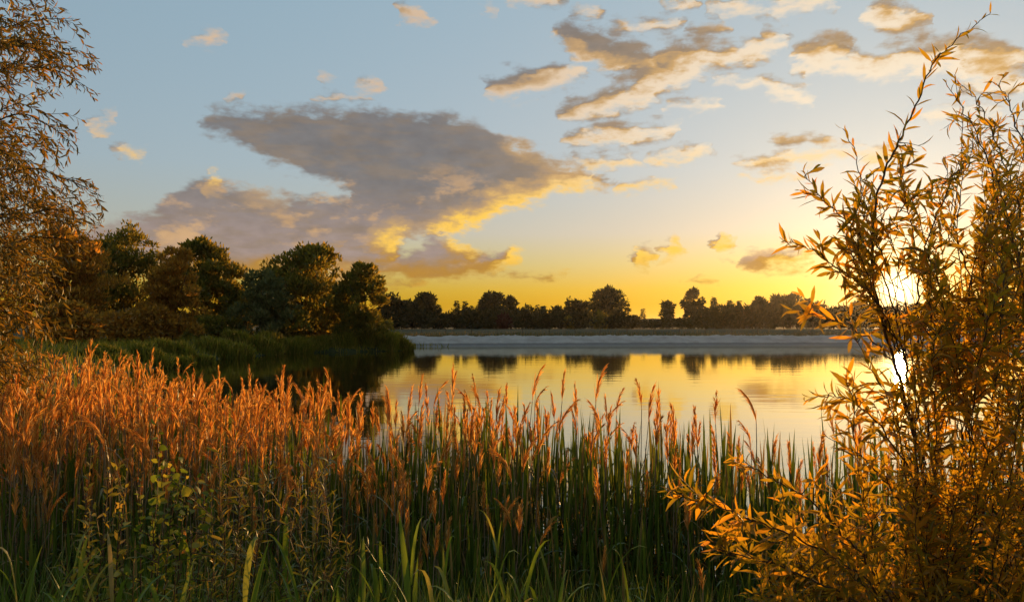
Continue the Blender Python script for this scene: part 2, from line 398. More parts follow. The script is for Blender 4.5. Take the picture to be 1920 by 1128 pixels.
def land_z(X, Y):
    d = lake_sd(X, Y); far = np.clip((Y - 99) / 8, 0, 1)
    near = 1.35 * (1 - np.exp(-np.maximum(d, 0) / 2.6))
    bank = 0.95 * np.clip((d - 3) / 3.5, 0, 1) + 0.75 * np.clip(d / 110, 0, 1)
    h = near * (1 - far) + bank * far + 0.08 * wob(X, Y, .9, 1) * np.clip(d / 3, 0, 1) * (1 - far) + 0.05 * wob(X, Y, .12, 2) * far
    h = h + 0.5 * np.clip((d - 20) / 60, 0, 1) * (1 - far)
    return np.where(d > 0, h, np.maximum(-1.6, d * .35))
def lz(x, y): return float(land_z(np.array([x], float), np.array([y], float))[0])

rr = np.concatenate((np.linspace(0.3, 30, 70), np.geomspace(31, 160, 130), np.geomspace(163, 9000, 50)))
aa = np.concatenate((np.linspace(-math.pi, -1.0, 50)[:-1], np.linspace(-1.0, 1.0, 200), np.linspace(1.0, math.pi, 50)[1:]))
RR, AA = np.meshgrid(rr, aa, indexing='ij'); X, Y = RR * np.sin(AA), RR * np.cos(AA)
Z = land_z(X, Y)
na = len(aa); i, j = np.meshgrid(np.arange(len(rr) - 1), np.arange(na - 1), indexing='ij')
Q = np.stack((i * na + j, (i + 1) * na + j, (i + 1) * na + j + 1, i * na + j + 1), -1).reshape(-1, 4)[:, ::-1]
tag(link('ground', quad_mesh('ground', np.stack((X, Y, Z), -1).reshape(-1, 3), Q, M['soil'])), kind='structure')

def water_mat():
    m, t = material('water'); tc = t.new('ShaderNodeTexCoord'); P = tc.outputs['Object']
    n1 = t.noise(t.vm('MULTIPLY', P, (0.25, 1.0, 1.0)), 0.8, 3, 0.5); n2 = t.noise(t.vm('MULTIPLY', P, (0.5, 1.0, 1.0)), 5.0, 3, 0.5)
    wind = t.smooth(t.noise(t.vm('MULTIPLY', P, (0.02, 0.08, 1.0)), 1.0, 3, 0.5), 0.45, 0.65)
    h = t.m('ADD', n1, t.m('MULTIPLY', n2, t.m('MULTIPLY_ADD', wind, 0.12, 0.02)))
    bp = t.new('ShaderNodeBump'); bp.inputs['Strength'].default_value = 0.35; bp.inputs['Distance'].default_value = 0.019
    t.l.new(h, bp.inputs['Height'])
    fr = t.new('ShaderNodeFresnel'); fr.inputs[0].default_value = 1.34; t.l.new(bp.outputs[0], fr.inputs['Normal'])
    d = t.new('ShaderNodeBsdfDiffuse'); d.inputs[0].default_value = (0.014, 0.014, 0.007, 1)
    gl = t.new('ShaderNodeBsdfGlossy'); gl.inputs['Roughness'].default_value = 0.03; gl.inputs[0].default_value = (1.0, 0.955, 0.80, 1); t.l.new(bp.outputs[0], gl.inputs['Normal'])  # golden evening light of the reflections put into the gloss colour
    mx = t.new('ShaderNodeMixShader'); t.put(mx.inputs[0], t.m('POWER', fr.outputs[0], 0.42)); t.l.new(d.outputs[0], mx.inputs[1]); t.l.new(gl.outputs[0], mx.inputs[2])
    finish(t, mx.outputs[0]); return m
M['water'] = water_mat()
wv = np.array([(-60, -30, 0), (260, -30, 0), (260, 130, 0), (-60, 130, 0)], float)
tag(link('water', quad_mesh('water', wv, [(0, 1, 2, 3)], M['water'])), kind='structure')

# --- sand bank along the far shore
def sand_mat():
    m, t = material('sand'); tc = t.new('ShaderNodeTexCoord'); P = tc.outputs['Object']
    nv = t.noise(t.vm('MULTIPLY', P, (1, 1, 3)), 0.5, 6, 0.6)
    c = t.ramp(nv, [(0.3, (0.32, 0.275, 0.24)), (0.6, (0.44, 0.39, 0.345)), (0.8, (0.52, 0.46, 0.40))])
    z = t.m('ADD', t.sep(P)[2], t.m('MULTIPLY', nv, 0.16))
    wet = t.smooth(z, 0.58, 0.42)
    c = t.mix(wet, c, (0.10, 0.075, 0.055))
    b = t.new('ShaderNodeBsdfPrincipled'); t.put(b.inputs['Base Color'], c); t.put(b.inputs['Roughness'], t.m('MULTIPLY_ADD', wet, -0.5, 0.95))
    bp = t.new('ShaderNodeBump'); bp.inputs['Strength'].default_value = 0.7; bp.inputs['Distance'].default_value = 0.15
    t.l.new(t.noise(P, 2.2, 6, 0.65), bp.inputs['Height']); t.l.new(bp.outputs[0], b.inputs['Normal'])
    finish(t, b.outputs[0]); return m
M['sand'] = sand_mat()
sx = np.concatenate((np.linspace(-17, 60, 300), np.linspace(60.5, 205, 140)))
shore_pts = LAKE[10:16][::-1]                      # x rising along the far shore
sy = np.interp(sx, shore_pts[:, 0], shore_pts[:, 1])
prof = np.array([(-3.0, -0.6), (-1.2, -0.12), (0.0, 0.02), (0.9, 0.13), (1.8, 0.42), (2.6, 0.80), (3.4, 1.12), (4.2, 1.34), (5.0, 1.44), (6.0, 1.40), (7.5, 1.18), (9.5, 0.72)])
hump = 1 + 0.10 * wob(sx, sx * 0, .9, 3) * np.clip((2 - sx) / 12, 0.15, 1) + 0.08 * wob(sx, sx * 0, .33, 5) + 0.04 * wob(sx, 0 * sx, 2.7, 2)
hump *= np.clip((sx + 17.5) / 2.0, 0.3, 1)
SV = []
for kk, (py, pz) in enumerate(prof):
    jig = 0.22 * wob(sx, 0 * sx + kk, 1.6, kk) * (0 < kk < 10); gul = (0.07 * wob(sx, 0 * sx + kk * .2, 3.1, 7) + .04 * rng.normal(0, 1, len(sx))) * (3 < kk < 9)
    SV.append(np.stack((sx, sy + py + jig, pz * np.where(pz > .1, hump, 1) + gul), -1))
SV = np.stack(SV, 1); n0, n1_ = SV.shape[:2]
i, j = np.meshgrid(np.arange(n0 - 1), np.arange(n1_ - 1), indexing='ij')
Q = np.stack((i * n1_ + j, (i + 1) * n1_ + j, (i + 1) * n1_ + j + 1, i * n1_ + j + 1), -1).reshape(-1, 4)
tag(link('sand_bank', quad_mesh('sand_bank', SV.reshape(-1, 3), Q, M['sand'])), kind='structure')

# --- wooded rise far behind
hx = np.linspace(-2600, 2600, 400); hz0 = 9 + 7 * wob(hx, hx * 0, .004, 2) + 2.2 * wob(hx, hx * 0, .03, 4) + 1.0 * wob(hx, hx * 0, .21, 1)
HV = np.stack([np.stack((hx, np.full_like(hx, 1000 + dy), zz), -1) for dy, zz in ((-60, hx * 0), (-30, hz0 * .8), (0, hz0), (90, hz0 * .7), (200, hx * 0))], 1)
i, j = np.meshgrid(np.arange(399), np.arange(4), indexing='ij')
Q = np.stack((i * 5 + j, (i + 1) * 5 + j, (i + 1) * 5 + j + 1, i * 5 + j + 1), -1).reshape(-1, 4)
M['hill'] = plain('wooded_hill', [(0.3, (0.03, 0.034, 0.014)), (0.7, (0.08, 0.06, 0.025))], 0.95, 0.08, 6, 0.8, 2.0)
tag(link('hill', quad_mesh('hill', HV.reshape(-1, 3), Q, M['hill'])), kind='structure')

# --- rough grass on the far field
def blade_field(name, xs, ys, zs, h, w, mat, lean=0.35):
    k = len(xs); base = ribbon1([(0, 0, 0), (.04, 0, .55), (.16, 0, 1)], [.5, .38, .04], (0, 1, 0))
    a = rng.uniform(0, 2 * math.pi, k); F = np.zeros((k, 3, 3)); F[:, 0, 0] = np.cos(a); F[:, 1, 0] = np.sin(a); F[:, 0, 1] = -np.sin(a); F[:, 1, 1] = np.cos(a); F[:, 2, 2] = 1
    F[:, 0, 2] = rng.normal(0, lean * .5, k); F[:, 1, 2] = rng.normal(0, lean * .5, k)
    V, Q = scatter(base, F, np.stack((xs, ys, zs), -1), np.stack((h, w, h), -1))
    return quad_mesh(name, V, Q, mat)
k = 24000; gx = rng.uniform(-45, 170, k); gy = 117.5 + np.abs(rng.normal(0, 26, k)) + np.interp(gx, shore_pts[:, 0], shore_pts[:, 1]) - 112
gz = land_z(gx, gy); tuft = np.clip(.5 + wob(gx, gy, .35, 4), .1, 1.4)
tag(link('field_grass', blade_field('field_grass', gx, gy, gz - .05, rng.uniform(.25, .75, k) * (.5 + .6 * tuft), rng.uniform(.06, .16, k), M['dry_grass'])),
    'rough half dry grass across the field behind the sand bank', 'grass', kind='stuff')

# ------------------------------------------------------------------ trees
def spray_base(seg=3, w=.16):
    """one leafy spray, 1 long: a soft pointed blade with a curl"""
    t = np.linspace(0, 1, seg + 1); P = np.stack((t, 0 * t, -.18 * t * t), -1)
    W = w * np.array([.35, 1.0, .8, .12])[:seg + 1] if seg == 3 else w * np.sin(np.pi * np.clip(t, .1, .96))
    return ribbon1(P, W, (0, 1, 0))
SPRAY = spray_base()
def crown_mesh(name, H, Wd, r, mat, kind='willow', n=9000, size=.55, base=0.06, lobes=None, gap=0.0, leaf=None):
    leaf = leaf or SPRAY
    """foliage as thousands of small sprays on the shells of many lobes (local coordinates, foot at 0)"""
    pos, nor = [], []
    if kind == 'fir':
        k = n; t = r.power(1.35, k); t = 1 - t; t = base + (1 - base) * t
        a = r.uniform(0, 2 * math.pi, k); lay = np.floor(t * 13) / 13; stepv = (t - lay) * 13
        rad = Wd * (1 - t) * (0.55 + .45 * (1 - stepv)) * r.uniform(.35, 1.05, k) * (1 + .2 * np.sin(a * 5 + lay * 40))
        p = np.stack((rad * np.cos(a), rad * np.sin(a), H * t), -1)
        d = np.stack((np.cos(a), np.sin(a), r.normal(-.05, .25, k)), -1)
        V, Q = scatter(leaf, frames(unit(d), np.tile((0, 0, 1.0), (k, 1)), r.normal(0, .5, k)), p, size * r.uniform(.6, 1.3, k))
        return quad_mesh(name, V, Q, mat)
    nl = lobes or (95 if kind == 'willow' else 24); ph = r.uniform(0, 6.28, 4); lean = r.normal(0, .14, 2) * Wd; second = r.uniform(.7, .9)
    def env(t):                                               # outline of the whole crown, t = 0 at its foot
        if kind == 'willow': return np.interp(t, [0, .12, .35, .6, .8, .93, 1.0], [.72, .92, 1.0, .9, .68, .42, .1])
        if kind == 'tall': return np.interp(t, [0, .15, .4, .65, .85, 1.0], [.55, .9, 1.0, .92, .65, .1])
        if kind == 'open': return np.interp(t, [0, .2, .5, .75, .9, 1.0], [.3, .75, 1.0, .95, .65, .1])
        return np.interp(t, [0, .15, .45, .7, .88, 1.0], [.62, .9, 1.0, .88, .58, .1])
    C, A = [], []
    for q in range(nl):
        t = (q + .5) / nl; t = t ** .85 if kind != 'open' else t ** .7
        t = min(.97, max(0, t + r.normal(0, .03))); a = q * 2.39996 + r.normal(0, .35); e = float(env(t))
        core = r.uniform() < .14; rad = Wd * e * (r.uniform(.0, .3) if core else r.uniform(.5, .74))
        s = Wd * r.uniform(.28, .46) * (.55 + .45 * e) * (1 - gap * .42)
        if kind == 'willow':                                  # many small billows, bulging unevenly
            bulge = 1 + .22 * math.sin(a * 2 + ph[0] + t * 3) + .16 * math.sin(a * 3 - t * 9 + ph[1])
            rad = Wd * e * (r.uniform(.0, .35) if core else r.uniform(.6, .98) * bulge); s = Wd * (r.uniform(.34, .44) if core else r.uniform(.12, .30)) * (.6 + .4 * e)
        zz = H * (base + (1 - base) * t); ox = oy = 0.0
        if kind == 'willow':                                  # a lower second head and a lean
            ox, oy = lean[0] * t, lean[1] * t
            if q % 5 < 2: zz *= second; ox += math.cos(ph[2]) * Wd * .32; oy += math.sin(ph[2]) * Wd * .32; rad *= .72
            else: ox -= math.cos(ph[2]) * Wd * .16; oy -= math.sin(ph[2]) * Wd * .16
        zz = min(zz, H - s * r.uniform(.5, 1.2))
        C.append((rad * math.cos(a) + ox, rad * math.sin(a) + oy, zz)); A.append((s, s, s * r.uniform(.9, 1.3)))
    C, A = np.array(C), np.array(A); per = A[:, 0] ** 2; per = (per / per.sum() * n).astype(int) + 1
    for c, s, k in zip(C, A, per):
        d = rnd_dirs(k, r); d[:, 2] = np.where(d[:, 2] < -.3, -d[:, 2] * r.uniform(.0, 1, k), d[:, 2]); d = unit(d)
        ln = 1 - np.abs(r.normal(0, .16, k)); lump = 1 + .2 * np.sin(d[:, 0] * 5 + c[0] * 3) * np.cos(d[:, 1] * 5 + c[1]) + .14 * np.sin(d[:, 2] * 9 + c[2]) + .32 * (r.uniform(0, 1, k) < .08) * r.uniform(0, 1, k)
        pos.append(c + d * s * (ln * lump)[:, None]); nor.append(d)
    pos, nor = np.concatenate(pos), np.concatenate(nor); k = len(pos)
    pos[:, 2] = np.maximum(pos[:, 2], .15)
    if kind == 'willow': d = unit(nor * .55 + np.array((0, 0, .75)) + r.normal(0, .45, (k, 3)))
    else: d = unit(nor * .9 + r.normal(0, .55, (k, 3)))
    F = frames(d, unit(nor + r.normal(0, .5, (k, 3))) + 1e-3)
    V, Q = scatter(leaf, F, pos, np.stack((size * r.uniform(.55, 1.25, k),) * 3, -1) * np.array((1, 1.25, 1)))
    return quad_mesh(name, V, Q, mat)
SPRAY2 = ribbon1([(0, 0, 0), (.5, 0, -.05), (1, 0, -.18)], [.06, .19, .03], (0, 1, 0))
def trunk_mesh(name, H, Wd, r, kind):
    pl = Pile(); th = H * (.95 if kind == 'fir' else .72); rad = max(.10, H * .018)
    P = spline([(0, 0, -.4), (r.normal(0, .02) * H, r.normal(0, .02) * H, th * .35), (r.normal(0, .03) * H, r.normal(0, .03) * H, th * .7), (r.normal(0, .03) * H, 0, th)], 9)
    pl.add(*tube(P, np.linspace(rad, rad * .25, 9), 6))
    if kind != 'fir':
        for q in range(9):
            i0 = r.integers(2, 7); a = r.uniform(0, 2 * math.pi); L = Wd * r.uniform(.55, .95)
            e = P[i0] + np.array((math.cos(a) * L, math.sin(a) * L, L * r.uniform(.4, 1.1)))
            pl.add(*tube(spline([P[i0], (P[i0] + e) / 2 + (0, 0, -.08 * L), e], 6), np.linspace(rad * .5, rad * .1, 6), 4))
    return pl.mesh(name, M['bark'])
def tree(name, x, ytop, half, D, kind, mat, label, group, n=9000, size=.55, base=.06, seed=1, lobes=None, gap=0.0, cat='tree', scale_w=1.0):
    """tree whose top and width are those seen at distance D"""
    r = np.random.default_rng(seed); top = spot(x, ytop, D); g = lz(top[0], D)
    H = top[2] - g; Wd = half * D / FPX * scale_w
    o = empty(name, (top[0], D, g)); o.rotation_euler[2] = float(r.uniform(0, 6.28))
    tag(o, label, cat, group)
    link('trunk', trunk_mesh('trunk', H, Wd, r, kind), o)
    link('crown', crown_mesh('crown', H, Wd, r, mat, kind, n, size, base, lobes, gap, SPRAY2), o)
    return o

LG = 'willows along the left shore'
for a in [
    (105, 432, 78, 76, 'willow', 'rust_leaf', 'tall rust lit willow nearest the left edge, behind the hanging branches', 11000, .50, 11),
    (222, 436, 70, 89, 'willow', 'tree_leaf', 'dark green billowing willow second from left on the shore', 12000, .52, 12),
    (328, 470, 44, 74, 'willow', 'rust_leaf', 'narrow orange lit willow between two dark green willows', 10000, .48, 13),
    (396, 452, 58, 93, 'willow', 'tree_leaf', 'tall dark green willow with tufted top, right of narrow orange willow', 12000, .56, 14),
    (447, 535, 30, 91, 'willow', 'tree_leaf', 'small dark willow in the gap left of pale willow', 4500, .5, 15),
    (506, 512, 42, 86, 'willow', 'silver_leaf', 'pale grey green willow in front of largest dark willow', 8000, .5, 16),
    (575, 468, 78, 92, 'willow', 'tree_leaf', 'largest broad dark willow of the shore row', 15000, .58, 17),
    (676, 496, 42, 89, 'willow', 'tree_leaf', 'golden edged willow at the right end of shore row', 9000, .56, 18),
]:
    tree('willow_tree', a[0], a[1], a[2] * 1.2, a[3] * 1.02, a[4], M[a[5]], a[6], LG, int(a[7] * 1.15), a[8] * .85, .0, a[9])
for a in [
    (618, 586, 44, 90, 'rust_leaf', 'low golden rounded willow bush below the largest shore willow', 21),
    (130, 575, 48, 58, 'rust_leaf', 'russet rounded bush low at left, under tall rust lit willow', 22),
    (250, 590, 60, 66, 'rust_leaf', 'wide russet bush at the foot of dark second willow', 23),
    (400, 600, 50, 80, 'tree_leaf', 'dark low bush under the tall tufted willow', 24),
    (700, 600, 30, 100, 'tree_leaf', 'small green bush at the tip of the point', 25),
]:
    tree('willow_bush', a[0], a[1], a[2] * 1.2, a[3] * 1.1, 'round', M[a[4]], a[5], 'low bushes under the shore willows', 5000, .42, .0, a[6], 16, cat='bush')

FG = 'trees of the far treeline'
far = [
    (733, 556, 33, 215, 'round', 'far_leaf', 'rounded dark green tree at left end of far treeline', 0),
    (772, 568, 28, 225, 'round', 'far_leaf', 'lower round tree between rounded end tree and loose topped tree', 0),
    (800, 552, 23, 235, 'open', 'far_leaf', 'loose topped tree with forked crown in left far treeline', .5),
    (822, 570, 13, 232, 'fir', 'fir_leaf', 'small dark conifer right of the loose topped tree', 0),
    (840, 590, 12, 240, 'open', 'far_leaf', 'tiny bush in the bright gap left of thin conifers', .5),
    (857, 563, 9, 240, 'fir', 'fir_leaf', 'leftmost thin conifer of the close trio', 0),
    (872, 565, 12, 242, 'fir', 'fir_leaf', 'middle conifer of the close trio', 0),
    (885, 573, 10, 244, 'fir', 'fir_leaf', 'rightmost lower conifer of the close trio', 0),
    (902, 560, 19, 246, 'fir', 'fir_leaf', 'broad pointed conifer left of the airy domed tree', 0),
    (926, 551, 28, 252, 'open', 'far_leaf', 'airy domed tree with sky showing through, left of centre', .6),
    (957, 559, 16, 250, 'open', 'far_leaf', 'thin see-through tree leaning right of the airy dome', .9),
    (935, 580, 30, 240, 'round', 'far_leaf', 'dense dark tree standing before the airy domed tree', 0),
    (945, 592, 14, 228, 'round', 'copper_leaf', 'dark red copper leaved shrub below the airy domed tree', 0),
    (989, 570, 10, 250, 'fir', 'fir_leaf', 'ragged conifer with tufted tip, left of spiky pair', 0),
    (1008, 571, 9, 252, 'fir', 'fir_leaf', 'slim spiky conifer, left one of the pair', 0),
    (1019, 573, 14, 250, 'fir', 'fir_leaf', 'wider spiky conifer, right one of the pair', 0),
    (1046, 577, 18, 255, 'round', 'far_leaf', 'low round tree right of the spiky conifers', .2),
    (1078, 564, 25, 258, 'round', 'far_leaf', 'uneven round tree left of the biggest dome', .2),
    (1139, 542, 40, 262, 'round', 'far_leaf', 'biggest round dark tree dome of the far treeline', 0),
    (1126, 589, 20, 240, 'round', 'tree_leaf', 'paler green rounded bush in front of the biggest dome', 0),
    (1068, 596, 11, 238, 'round', 'tree_leaf', 'small green bush left of the biggest dome', 0),
    (1205, 578, 7, 265, 'fir', 'fir_leaf', 'lone thin spire conifer in the open gap', 0),
    (1188, 594, 16, 262, 'round', 'far_leaf', 'low bush at the foot of the lone spire', .2),
    (1250, 568, 16, 258, 'open', 'far_leaf', 'small see-through round tree alone right of the gap', .6),
    (1250, 576, 9, 254, 'fir', 'fir_leaf', 'dark cone shaped tree inside the see-through round tree', 0),
    (1301, 544, 24, 262, 'tall', 'far_leaf', 'tall airy tree right of the gap', .5),
    (1338, 556, 14, 258, 'fir', 'fir_leaf', 'tallest dark conifer right of the tall airy tree', 0),
    (1368, 562, 13, 260, 'fir', 'fir_leaf', 'second conifer right of the tall airy tree', 0),
    (1386, 563, 11, 262, 'fir', 'fir_leaf', 'third conifer right of the tall airy tree', 0),
    (1400, 571, 9, 262, 'fir', 'fir_leaf', 'fourth and lowest conifer right of the tall airy tree', 0),
    (1424, 559, 19, 266, 'open', 'far_leaf', 'lacy tree just right of the four conifers', .7),
    (1453, 556, 20, 262, 'round', 'far_leaf', 'round tree right of the lacy tree', .3),
    (1482, 555, 22, 264, 'open', 'far_leaf', 'broad tree with lobed top before the sun glow', .3),
    (1512, 563, 15, 268, 'open', 'far_leaf', 'thin lacy tree left of the sunlit willow shoot', .7),
    (1532, 570, 16, 262, 'round', 'far_leaf', 'lower round tree in the sun glow', .2),
    (1576, 577, 12, 266, 'open', 'far_leaf', 'tiny open tree under the white glow', .5),
    (1612, 566, 22, 268, 'round', 'far_leaf', 'round tree just left of the sun', .3),
    (1662, 578, 26, 262, 'round', 'far_leaf', 'round tree below the sun behind willow leaves', .2),
    (1722, 574, 28, 266, 'round', 'far_leaf', 'round tree right of the sun behind willow leaves', .2),
    (1782, 570, 28, 262, 'tall', 'far_leaf', 'tall tree glimpsed through the willow bush', .2),
    (1845, 568, 30, 268, 'round', 'far_leaf', 'round tree near right edge behind the willow bush', .2),
    (1905, 572, 30, 266, 'round', 'far_leaf', 'last far tree at the right edge of the view', .2),
]
for q, (x, yt, hw, D, kd, mt, lb, gp) in enumerate(far):
    D = D * 1.5
    nn_ = int(np.clip(hw * hw * (3.2 if kd != 'fir' else 4.5) * (612 - yt) / max(30, 2 * hw), 350, 4200) * (1 - .35 * gp))
    tree('conifer_tree' if kd == 'fir' else 'far_tree' if hw > 14 or kd != 'round' else 'far_bush', x, yt, hw, D, kd, M[mt], lb, FG, nn_, 1.35 if kd == 'fir' else 1.65,
         .16 if kd == 'open' else .0, 200 + q, 22, gp, cat='conifer' if kd == 'fir' else 'tree', scale_w=1.0)
# hedge bushes that close the foot of the treeline
hb = [(712, 600), (752, 598), (790, 596), (815, 600), (858, 597), (885, 594), (912, 597), (968, 594), (990, 592), (1022, 596), (1045, 599), (1092, 597), (1160, 595), (1172, 600), (1228, 602), (1275, 600),
      (1318, 594), (1350, 590), (1375, 588), (1398, 590), (1422, 586), (1450, 586), (1478, 584), (1505, 588), (1530, 588), (1558, 592), (1590, 590), (1635, 588), (1690, 588), (1750, 588), (1810, 588), (1875, 588)]
bush_meshes = [crown_mesh('crown', 1.0, 1.15, np.random.default_rng(400 + q), M['far_leaf'], 'round', 700, .28, .0, 12) for q in range(5)]
near_things = ['rounded end tree', 'round left trees', 'loose topped tree', 'small dark conifer', 'conifer trio', 'broad pointed conifer', 'airy domed tree', 'see-through leaning tree', 'ragged conifer',
               'spiky conifer pair', 'low round tree', 'uneven round tree', 'biggest dome', 'biggest dome on its right', 'bright gap', 'lone see-through tree', 'tall airy tree', 'tallest conifer', 'second conifer', 'third and fourth conifers',
               'lacy tree', 'round neighbour of lacy tree', 'broad lobed tree', 'thin lacy tree', 'lower round tree', 'tiny open tree', 'round tree left of the sun', 'sun disc', 'sun, just right of it', 'far right willow leaves', 'willow bush, second from right edge', 'willow bush at the right edge']
for q, (x, yt) in enumerate(hb):
    D = 345 + 12 * math.sin(q * 2.1); top = spot(x, yt - 9 if not 1165 < x < 1290 else yt, D); g = lz(top[0], D); H = top[2] - g
    o = empty('hedge_bush', (top[0], D, g)); w = 27 * D / FPX / 1.15
    tag(o, 'low dark hedge bush at the foot of treeline, by ' + near_things[q], 'bush', 'low hedge bushes under the far treeline')
    c = link('crown', bush_meshes[q % 5], o); c.scale = (w * random.uniform(.9, 1.3), w, H); c.rotation_euler[2] = q * 1.3

# --- pasture fence in front of the treeline
fe = tag(empty('pasture_fence', (spot(740, 612, 150)[0], 150, 0)), 'thin post and wire fence across the far field before the trees', 'fence')
post = quad_mesh('post', *tube([(0, 0, -.3), (0, 0, .9), (0, 0, 1.35)], (.05, .05, .045), 6), M['bark'])
fx = [spot(x, 612, 150)[0] for x in (740, 790, 836, 884, 932, 980, 1030, 1078, 1126, 1176, 1226, 1274, 1322, 1372, 1420, 1470, 1520)]
wp = {1.2: [], .75: []}
for x in fx:
    z = lz(x, 150); link('post', post, fe, (x - fe.location[0], 0, z))
    for h in wp: wp[h].append((x - fe.location[0], -.05, z + h))
for h in wp: link('wire', quad_mesh('wire', *tube(wp[h], .012, 4), M['bark']), fe)

# ------------------------------------------------------------------ reed fringe on the left shore
def clump(name, xs, label, seed, half, hgt, mat='bank_reed', n=3200):
    """a ragged stand of reeds; xs = (image x, shore distance)"""
    r = np.random.default_rng(seed); x, D = xs; c = spot(x, 640, D); w = half * D / FPX
    k = 5; sub = np.stack((r.uniform(-.75, .75, k), r.uniform(-.5, .5, k), r.uniform(.3, .62, k), r.uniform(.6, 1.05, k)), -1); pick = r.integers(0, k, n)
    a = r.uniform(0, 2 * math.pi, n); q = np.sqrt(r.uniform(0, 1, n))
    px = w * (sub[pick, 0] + sub[pick, 2] * q * np.cos(a)); py = w * (.55 * sub[pick, 1] + .5 * sub[pick, 2] * q * np.sin(a))
    z = np.maximum(land_z(px + c[0], py + D), -.15); g = z.mean()
    h = hgt * sub[pick, 3] * np.sqrt(np.clip(1.1 - q ** 3, .1, 1)) * r.uniform(.55, 1.1, n) * (1 + .18 * wob(px, py, 2.2, seed % 7))
    base = ribbon1([(0, 0, 0), (.03, 0, .5), (.09, 0, .8), (.22, 0, .98)], [.5, .5, .36, .05], (0, 1, 0))
    b = r.uniform(0, 2 * math.pi, n); F = np.zeros((n, 3, 3)); F[:, 0, 0] = np.cos(b); F[:, 1, 0] = np.sin(b); F[:, 0, 1] = -np.sin(b); F[:, 1, 1] = np.cos(b); F[:, 2, 2] = 1
    F[:, 0, 2] = px / w * .15 + r.normal(0, .16, n); F[:, 1, 2] = py / w * .15 + r.normal(0, .16, n)
    V, Q = scatter(base, F, np.stack((px, py, z - g), -1), np.stack((h, np.full(n, .11), h), -1))
    o = link(name, quad_mesh(name, V, Q, M[mat]), None, (c[0], D, g))
    return tag(o, label, 'reed clump', 'green reed clumps along the left shore')
for q, (x, D, hf, hg, lb) in enumerate([
    (190, 50, 75, 1.1, 'olive reed clump at far left of shore, just above the orange reeds'),
    (275, 55, 70, 1.5, 'tall rounded reed clump second from left on shore'),
    (348, 61, 58, 1.6, 'mid green reed clump third from left, at the water'),
    (415, 71, 60, 2.0, 'broad reed clump fourth from left, overhanging dark water'),
    (478, 78, 52, 2.1, 'rounded pale reed clump left of the shaded inlet'),
    (540, 84, 40, 2.5, 'dark reed clump in front of pale grey willow'),
    (598, 88, 40, 1.5, 'low shaded reed clump under golden willow bush'),
    (652, 89, 40, 2.3, 'sunny reed clump right of golden willow bush'),
    (702, 91, 42, 2.5, 'tall reed clump second from the tip of the point'),
    (740, 93, 28, 2.4, 'last dark reed clump at the tip beside the sand bank'),
]):
    clump('reed_clump', (x, D), lb, 500 + q, hf, hg * .8)
k = 60000; gx = rng.uniform(-75, -9, k); gy = rng.uniform(17, 112, k); gd = lake_sd(gx, gy); ok = (gd > -.2) & (gd < 26 * rng.uniform(0, 1, k) ** 1.5 + .5); gx, gy = gx[ok], gy[ok]; k = len(gx)
tag(link('shore_grass', blade_field('shore_grass', gx, gy, land_z(gx, gy) - .05, rng.uniform(.3, .8, k), rng.uniform(.05, .11, k), M['bank_reed'], .5)), 'tall green grass covering the left bank under the willows', 'grass', kind='stuff')
# ------------------------------------------------------------------ the reed bed in the foreground
M['plume'] = leafy('reed_plume', [(0.0, (0.20, 0.095, 0.035)), (0.3, (0.36, 0.20, 0.055)), (0.6, (0.50, 0.29, 0.07)), (0.8, (0.54, 0.38, 0.13)), (1.0, (0.46, 0.36, 0.22))], 0.58, (1.35, 1.0, 0.5), 0.01, 0.6, 1.7)
M['dry_stem'] = leafy('dry_stem', [(0.0, (0.20, 0.13, 0.075)), (0.6, (0.34, 0.23, 0.135)), (1.0, (0.42, 0.31, 0.19))], 0.15, None, 0.05, 0.5)
M['reed_leaf'] = leafy('reed_leaf', [(0.0, (0.050, 0.085, 0.014)), (0.5, (0.085, 0.135, 0.020)), (0.78, (0.13, 0.165, 0.028)), (0.86, (0.20, 0.14, 0.05)), (1.0, (0.30, 0.20, 0.09))], 0.45, (1.25, 1.05, 0.5), 0.08, 0.4, 1.2)
M['green_stem'] = leafy('green_stem', [(0.0, (0.05, 0.07, 0.018)), (1.0, (0.11, 0.10, 0.035))], 0.1, None, 0.06, 0.4)
M['shoot_leaf'] = leafy('shoot_leaf', [(0.0, (0.085, 0.14, 0.020)), (0.55, (0.14, 0.21, 0.03)), (0.85, (0.22, 0.26, 0.045)), (1.0, (0.34, 0.26, 0.11))], 0.45, (1.2, 1.05, 0.5), 0.06, 0.4, 1.3)
REED_MATS = [M['dry_stem'], M['reed_leaf'], M['plume'], M['green_stem'], M['shoot_leaf']]
LOD = [False]
def reed_leaf(r, p, az, L, hw, up, droop):
    t = np.linspace(0, 1, 7); o = np.array((math.cos(az), math.sin(az), 0))
    P = p + o * (L * (t * (1 - up) + .25 * droop * t ** 2))[:, None] + np.array((0, 0, 1)) * (L * (up * t - droop * t ** 2.4))[:, None]
    sd = np.array((-math.sin(az), math.cos(az), r.normal(0, .25)))
    if LOD[0]: return ribbon1(P[[0, 2, 4, 6]], hw * np.array([.55, 1, .72, .03]), sd)
    return ribbon(P, hw * np.array([.55, .95, 1, .92, .72, .4, .03]), sd, .35)
